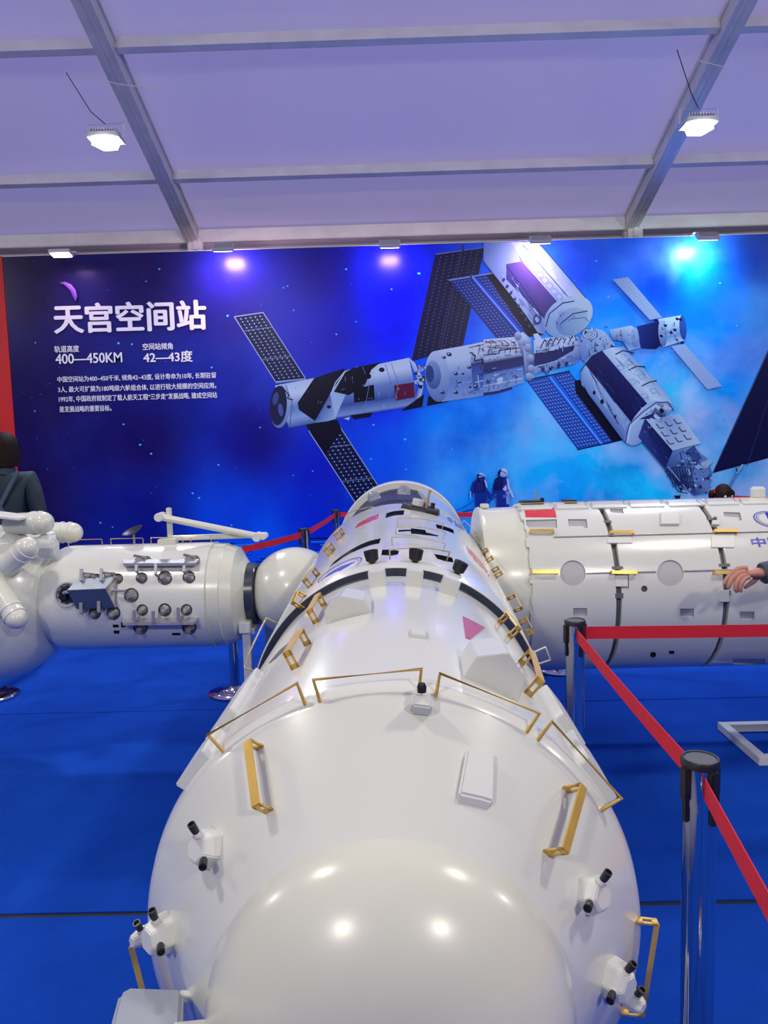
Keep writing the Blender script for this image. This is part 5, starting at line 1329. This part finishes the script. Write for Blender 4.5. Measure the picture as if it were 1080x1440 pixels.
# ================================================================== PEOPLE
def skin_surface(verts, edges, radii, root=0, sub=2):
    me = bpy.data.meshes.new('skeleton'); me.from_pydata([V(v) for v in verts], edges, [])
    o = bpy.data.objects.new('skeleton', me); COL.objects.link(o)
    o.modifiers.new('skin', 'SKIN')
    sv = me.skin_vertices[0].data
    for i, r in enumerate(radii):
        rr = r if isinstance(r, tuple) else (r, r); sv[i].radius = rr; sv[i].use_root = (i == root)
    if sub:
        md = o.modifiers.new('sub', 'SUBSURF'); md.levels = sub; md.render_levels = sub
    bpy.context.view_layer.update()
    dg = bpy.context.evaluated_depsgraph_get()
    m2 = bpy.data.meshes.new_from_object(o.evaluated_get(dg))
    vs = [v.co.copy() for v in m2.vertices]; fs = [tuple(p.vertices) for p in m2.polygons]
    bpy.data.objects.remove(o, do_unlink=True)
    return vs, fs
def hand_chains(W, dirn, palm_n, side, size=1.0, curl=.35):
    """wrist point, pointing direction, palm normal, thumb side vector -> list of chains (points, radii)"""
    d = V(dirn).normalized(); n = V(palm_n).normalized(); t = V(side).normalized()
    ch = [([W, W+d*.035*size, W+d*.075*size], [(.024*size, .017*size), (.034*size, .017*size), (.036*size, .013*size)])]
    for k, (o, L) in enumerate(((.027, .070), (.009, .078), (-.009, .073), (-.026, .058))):
        b = W+d*.070*size+t*o*size; pts = [b-d*.02*size, b]; a = 0; dd = d
        for j in range(3):
            a = curl*(j+1)*(.8+.12*k); dd = d*math.cos(a)+n*math.sin(a); pts.append(pts[-1]+dd*L*size*(.42, .32, .26)[j])
        ch.append((pts, [.0095*size, .0092*size, .0085*size, .0078*size, .0065*size]))
    b = W+d*.022*size+t*.022*size; e = (d*.75+t*.6+n*.25).normalized(); e2 = (d*.93+t*.15+n*.3).normalized()
    ch.append(([b-t*.01*size, b+t*.006*size, b+e*.034*size, b+e*.034*size+e2*.028*size], [.013*size, .0125*size, .0105*size, .008*size]))
    return ch
def add_chain(mb, pts, rad, sub=2, mt=None):
    vs, fs = skin_surface(pts, [(i, i+1) for i in range(len(pts)-1)], rad, 0, sub); mb.add(vs, fs, mt)
def head_mesh(mb, c, s, fr, rt, up):
    """shaped head: skull, jaw, nose, ears"""
    n, k = 28, 20; vs = []; fs = []
    for j in range(k+1):
        ph = PI*j/k
        for i in range(n):
            t = 2*PI*i/n
            x, y, z = math.sin(ph)*math.cos(t), math.sin(ph)*math.sin(t), math.cos(ph)
            X, Y, Zz = x*.074, y*.094, z*.116
            if z < 0: X *= 1-.30*(-z)**1.3; Y = Y*(1-.12*(-z)) + (.012*(-z) if y > 0 else .018*(-z))
            if y > .3 and -.1 < z < .3: Y -= .004
            if y > .86 and abs(x) < .25: Y += .022*max(0, 1-abs(x)/.22)*max(0, 1-abs(z+.16)/.26)       # nose
            if y > .8 and abs(z+.50) < .12: Y += .005*max(0, 1-abs(x)/.4)                              # lips
            vs.append(c+(rt*X+fr*Y+up*Zz)*s)
    for j in range(k):
        for i in range(n): fs.append((j*n+i, (j+1)*n+i, (j+1)*n+(i+1) % n, j*n+(i+1) % n))
    mb.add(vs, fs)
    rot = Matrix((rt, fr, up)).transposed()
    for sd in (-1, 1): mb.sphere(c+(rt*sd*.076-fr*.008-up*.008)*s, .03*s, 12, 8, (.35, .62, 1), rot=rot)
def person(name_label, loc, ang, H, hairstyle, cloth, extra=None, head_turn=0.0, group=None, hide_hands=False, joints=None, bow=None, trousers='trousers', hs=1.0):
    s = H/1.75; base = V((loc[0], loc[1], 0))
    fr = V((-math.sin(ang), math.cos(ang), 0)); rt = V((math.cos(ang), math.sin(ang), 0)); up = V((0, 0, 1))
    P = lambda x, y, z: base+(rt*x+fr*y+up*z)*s
    J = dict(pelvis=P(0, 0, .96), waist=P(0, .01, 1.10), chest=P(0, 0, 1.30), neck0=P(0, -.015, 1.46), neck1=P(0, .005, 1.55),
             sl=P(-.175, -.01, 1.415), el=P(-.235, -.03, 1.13), wl=P(-.245, .05, .88), sr=P(.175, -.01, 1.415), er=P(.235, -.03, 1.13), wr=P(.245, .05, .88),
             hl=P(-.09, 0, .92), kl=P(-.10, .015, .50), al=P(-.105, -.02, .09), hr=P(.09, 0, .92), kr=P(.10, .015, .50), ar=P(.105, -.02, .09))
    if joints: J.update(joints)
    t = thing('person', name_label, 'person', base, 0, group)
    keys = ['pelvis', 'waist', 'chest', 'neck0', 'neck1', 'sl', 'el', 'wl', 'sr', 'er', 'wr', 'hl', 'kl', 'al', 'hr', 'kr', 'ar']
    ix = {k: i for i, k in enumerate(keys)}
    E = [('pelvis', 'waist'), ('waist', 'chest'), ('chest', 'neck0'), ('neck0', 'neck1'), ('chest', 'sl'), ('sl', 'el'), ('el', 'wl'), ('chest', 'sr'), ('sr', 'er'), ('er', 'wr'),
         ('pelvis', 'hl'), ('hl', 'kl'), ('kl', 'al'), ('pelvis', 'hr'), ('hr', 'kr'), ('kr', 'ar')]
    rad = dict(pelvis=.12, waist=.11, chest=.125, neck0=.056, neck1=.05, sl=.052, el=.036, wl=.026, sr=.052, er=.036, wr=.026, hl=.08, kl=.05, al=.035, hr=.08, kr=.05, ar=.035)
    mb = MB()
    vs, fs = skin_surface([J[k] for k in keys], [(ix[a], ix[b]) for a, b in E], [rad[k]*s for k in keys], 0, 2); mb.add(vs, fs)
    ht = head_turn; hf = fr*math.cos(ht)+rt*math.sin(ht); hr_ = rt*math.cos(ht)-fr*math.sin(ht)
    S0 = s; S = s*hs; hc = J['neck1']+up*.095*S+hf*.012*S
    head_mesh(mb, hc, S, hf, hr_, up)
    for sd, e, w_ in ((-1, 'el', 'wl'), (1, 'er', 'wr')):
        if extra and w_ in extra:
            for pts, r_ in extra[w_]: add_chain(mb, pts, r_)
            continue
        d = (J[w_]-J[e]).normalized(); n = -rt*sd
        n = (n-d*n.dot(d)).normalized()
        for pts, r_ in hand_chains(J[w_]+d*.01*s, d, n, fr, s, .3): add_chain(mb, pts, r_, 1)
    mb.build('body', M['skin'], t, smooth=70, fix=True)
    # face
    s = S
    for sd in (-1, 1):
        c = hc+(hr_*sd*.031+hf*.083+up*.006)*s
        mb = MB(); mb.sphere(c, .0125*s, 12, 8); b = mb.build('eye', M['eyewhite'], t, smooth=70)
        mb = MB(); mb.sphere(c+hf*.0075*s, .0062*s, 10, 6); mb.build('iris', M['eye'], b, smooth=70)
        mb = MB(); mb.tube([hc+(hr_*sd*q+hf*(.094-.35*(q-.03)**2*20)+up*(.026+z))*s for q, z in ((.015, 0), (.03, .004), (.045, .0))], .003*s, 6); mb.build('eyebrow', M['hair'], t)
    mb = MB(); mb.tube([hc+(hr_*q+hf*(.098-abs(q)*.35)-up*.058)*s for q in (-.022, -.01, 0, .01, .022)], .0045*s, 8); mb.build('mouth', M['lip'], t, smooth=60)
    # hair
    mb = MB(); n, k = 30, 20; vs = []; fs = []
    low = {'bob': -.135, 'short': -.05, 'tied': -.045}[hairstyle]
    for j in range(k+1):
        f_ = j/k
        for i in range(n):
            a = 2*PI*i/n; x, y = math.cos(a), math.sin(a)            # y: face side
            face = max(0, y)
            zlow = low*(1-face**.6)+.062*face**.6 if face > 0 else low
            if hairstyle == 'bob' and .0 < face < .75: zlow = low*.8
            ph = f_*PI/2*1.15
            z = .122*math.cos(min(ph, PI/2)) if f_ < .75 else 0
            r = math.sin(min(ph, PI/2))
            if f_ >= .75: z = zlow*(f_-.75)/.25; r = 1.0+(.05*math.sin((f_-.75)*9) if hairstyle == 'bob' else -.05*(f_-.75)/.25)
            else: z = max(z, zlow if zlow > 0 else -1)
            wob = 1+.012*math.sin(a*17+j)
            vs.append(hc+(hr_*x*(.094 if hairstyle == 'bob' else .085)*r*wob+hf*(y*.101*r*wob-.006)+up*z)*s)
    for j in range(k):
        for i in range(n): fs.append((j*n+i, (j+1)*n+i, (j+1)*n+(i+1) % n, j*n+(i+1) % n))
    mb.add(vs, fs)
    if hairstyle == 'tied':
        for sd in (-1, 1): mb.sphere(hc+(hr_*sd*.10-hf*.03+up*.02)*s, .036*s, 14, 10, (.8, .8, 1.25))
    mb.build('hair', M['hair'], t, smooth=60)
    if bow:
        for sd in (-1, 1):
            mb = MB(); q = hc+(hr_*sd*.083-hf*.02+up*.055)*s
            mb.sphere(q+up*.012*s, .018*s, 10, 8, (.5, 1.2, .8)); mb.sphere(q-up*.012*s, .018*s, 10, 8, (.5, 1.2, .8)); mb.sphere(q, .009*s, 8, 6)
            mb.build('hair_bow', M['bow'], t, smooth=60)
    # jacket
    s = S0
    ck = ['hem', 'waist', 'chest', 'neck0', 'sl', 'el', 'wl', 'sr', 'er', 'wr']
    jj = dict(J); jj['hem'] = J['pelvis']-up*.07*s
    for w_, e in (('wl', 'el'), ('wr', 'er')): jj[w_] = J[w_]-(J[w_]-J[e]).normalized()*.02*s
    ci = {k: i for i, k in enumerate(ck)}
    CE = [('hem', 'waist'), ('waist', 'chest'), ('chest', 'neck0'), ('chest', 'sl'), ('sl', 'el'), ('el', 'wl'), ('chest', 'sr'), ('sr', 'er'), ('er', 'wr')]
    cr_ = dict(hem=.158, waist=.145, chest=.150, neck0=.075, sl=.078, el=.058, wl=.045, sr=.078, er=.058, wr=.045)
    vs, fs = skin_surface([jj[k] for k in ck], [(ci[a], ci[b]) for a, b in CE], [cr_[k]*s for k in ck], 0, 2)
    mb = MB(); mb.add(vs, fs); q_ = J['pelvis']-up*.17*s; mb.lathe([(.01*s, .150*s), (0, .160*s), (.02*s, .166*s), (.12*s, .160*s), (.24*s, .135*s)], q_, up, 28); mb.build('jacket', M[cloth], t, smooth=70)
    mb = MB(); mb.lathe([(-.02*s, .082*s), (.02*s, .076*s), (.05*s, .066*s), (.05*s, .058*s)], J['neck0'], J['neck1']-J['neck0'], 24); mb.build('collar', M[cloth], t, smooth=50)
    for w_, e in (('wl', 'el'), ('wr', 'er')):
        d = (J[w_]-J[e]).normalized(); mb = MB(); mb.lathe([(-.05*s, .042*s), (-.045*s, .046*s), (.0, .045*s), (.006*s, .040*s), (0, .034*s)], J[w_]+d*.0, d, 20); mb.build('cuff', M[cloth], t, smooth=50)
    tk = ['pelvis', 'hl', 'kl', 'al', 'hr', 'kr', 'ar']; ti = {k: i for i, k in enumerate(tk)}
    tr = dict(pelvis=.125, hl=.088, kl=.075, al=.062, hr=.088, kr=.075, ar=.062)
    jt = dict(J); jt['hl'] = J['hl']-up*.12*s; jt['hr'] = J['hr']-up*.12*s
    vs, fs = skin_surface([jt[k] for k in tk], [(ti[a], ti[b]) for a, b in (('pelvis', 'hl'), ('hl', 'kl'), ('kl', 'al'), ('pelvis', 'hr'), ('hr', 'kr'), ('kr', 'ar'))], [tr[k]*s for k in tk], 0, 2)
    mb = MB(); mb.add(vs, fs); mb.build('trousers', M[trousers], t, smooth=70)
    for k_ in ('al', 'ar'):
        q = J[k_].copy(); q.z = 0
        rot = Matrix((rt, fr, up)).transposed()
        mb = MB(); mb.sphere(q+(fr*.05)*s+up*.045*s, .05*s, 18, 12, (.95, 2.5, .9), rot=rot)
        mb.v = [V((p_.x, p_.y, max(p_.z, .002))) for p_ in mb.v]; mb.build('shoe', M['shoe'], t, smooth=60)
    return t, J, fr, rt, s
# visitor from behind at the left edge
q = at(6, 634, 5.25)
t, J, fr, rt, s = person('person seen from behind at the left edge, dark bobbed hair and teal jacket', (q.x, 5.25), R(4), 1.70, 'bob', 'jacket', head_turn=R(20))
for a, b in (((-.14, 1.50), (.10, 1.05)), ((.14, 1.50), (-.10, 1.05))):
    mb = MB(); base = V((q.x, 5.25, 0)); mb.bar(base+(rt*a[0]+fr*-.128)*s+V((0, 0, a[1]*s-.02)), base+(rt*b[0]+fr*-.152)*s+V((0, 0, b[1]*s)), .03, .012, (0, -1, 0)); mb.build('back_strap', M['strap'], t, bevel=.003)
# child behind the laboratory module
qc = at(1016, 691, 6.1)
person('child behind the laboratory module, dark hair with red bows', (qc.x, 6.1), PI+R(8), (qc.z-.003), 'tied', 'navycoat', bow=True, hs=1.42)
# visitor pointing at the laboratory module from outside the right edge
YH = 2.98
wp = at(1073, 806, YH)
hp = lambda px, py, dy=0: at(px, py, YH+dy)
fing = [([hp(1073, 806), hp(1060, 805), hp(1044, 806)], [(.029, .022), (.037, .022), (.036, .018)]),
        ([hp(1052, 799), hp(1040, 799), hp(1029, 806), hp(1022, 815), hp(1017.5, 824)], [.0125, .0122, .0115, .0105, .0085]),
        ([hp(1050, 804, -.012), hp(1039, 805, -.014), hp(1030, 813, -.02), hp(1025, 823, -.022), hp(1024, 829, -.02)], [.0125, .0122, .0115, .0105, .0085]),
        ([hp(1052, 808, -.02), hp(1042, 810, -.026), hp(1036, 818, -.034), hp(1034, 828, -.036), hp(1037, 833, -.03)], [.0120, .0118, .0110, .0100, .0080]),
        ([hp(1055, 811, -.03), hp(1048, 813, -.036), hp(1043, 819, -.044), hp(1041, 827, -.045), hp(1042, 833, -.04)], [.0110, .0106, .0100, .0090, .0072]),
        ([hp(1066, 810, .01), hp(1060, 817, .015), hp(1053, 822, .015), hp(1046, 827, .01)], [.0135, .0125, .0105, .0080])]
ang = PI/2      # faces left
bx, by = 2.20, 2.86
J = dict(wr=wp, er=V((1.86, 3.0, 1.06)), sr=V((2.16, 3.03, 1.40)), sl=V((2.20, 2.70, 1.40)))
d = (J['er']-J['wr']).normalized()
fing[0][0].insert(0, wp+d*.05); fing[0][1].insert(0, (.027, .023))
person('person at the right edge reaching a bare hand toward the laboratory module', (bx, by), ang, 1.72, 'short', 'sleeve', extra={'wr': fing}, joints=J)
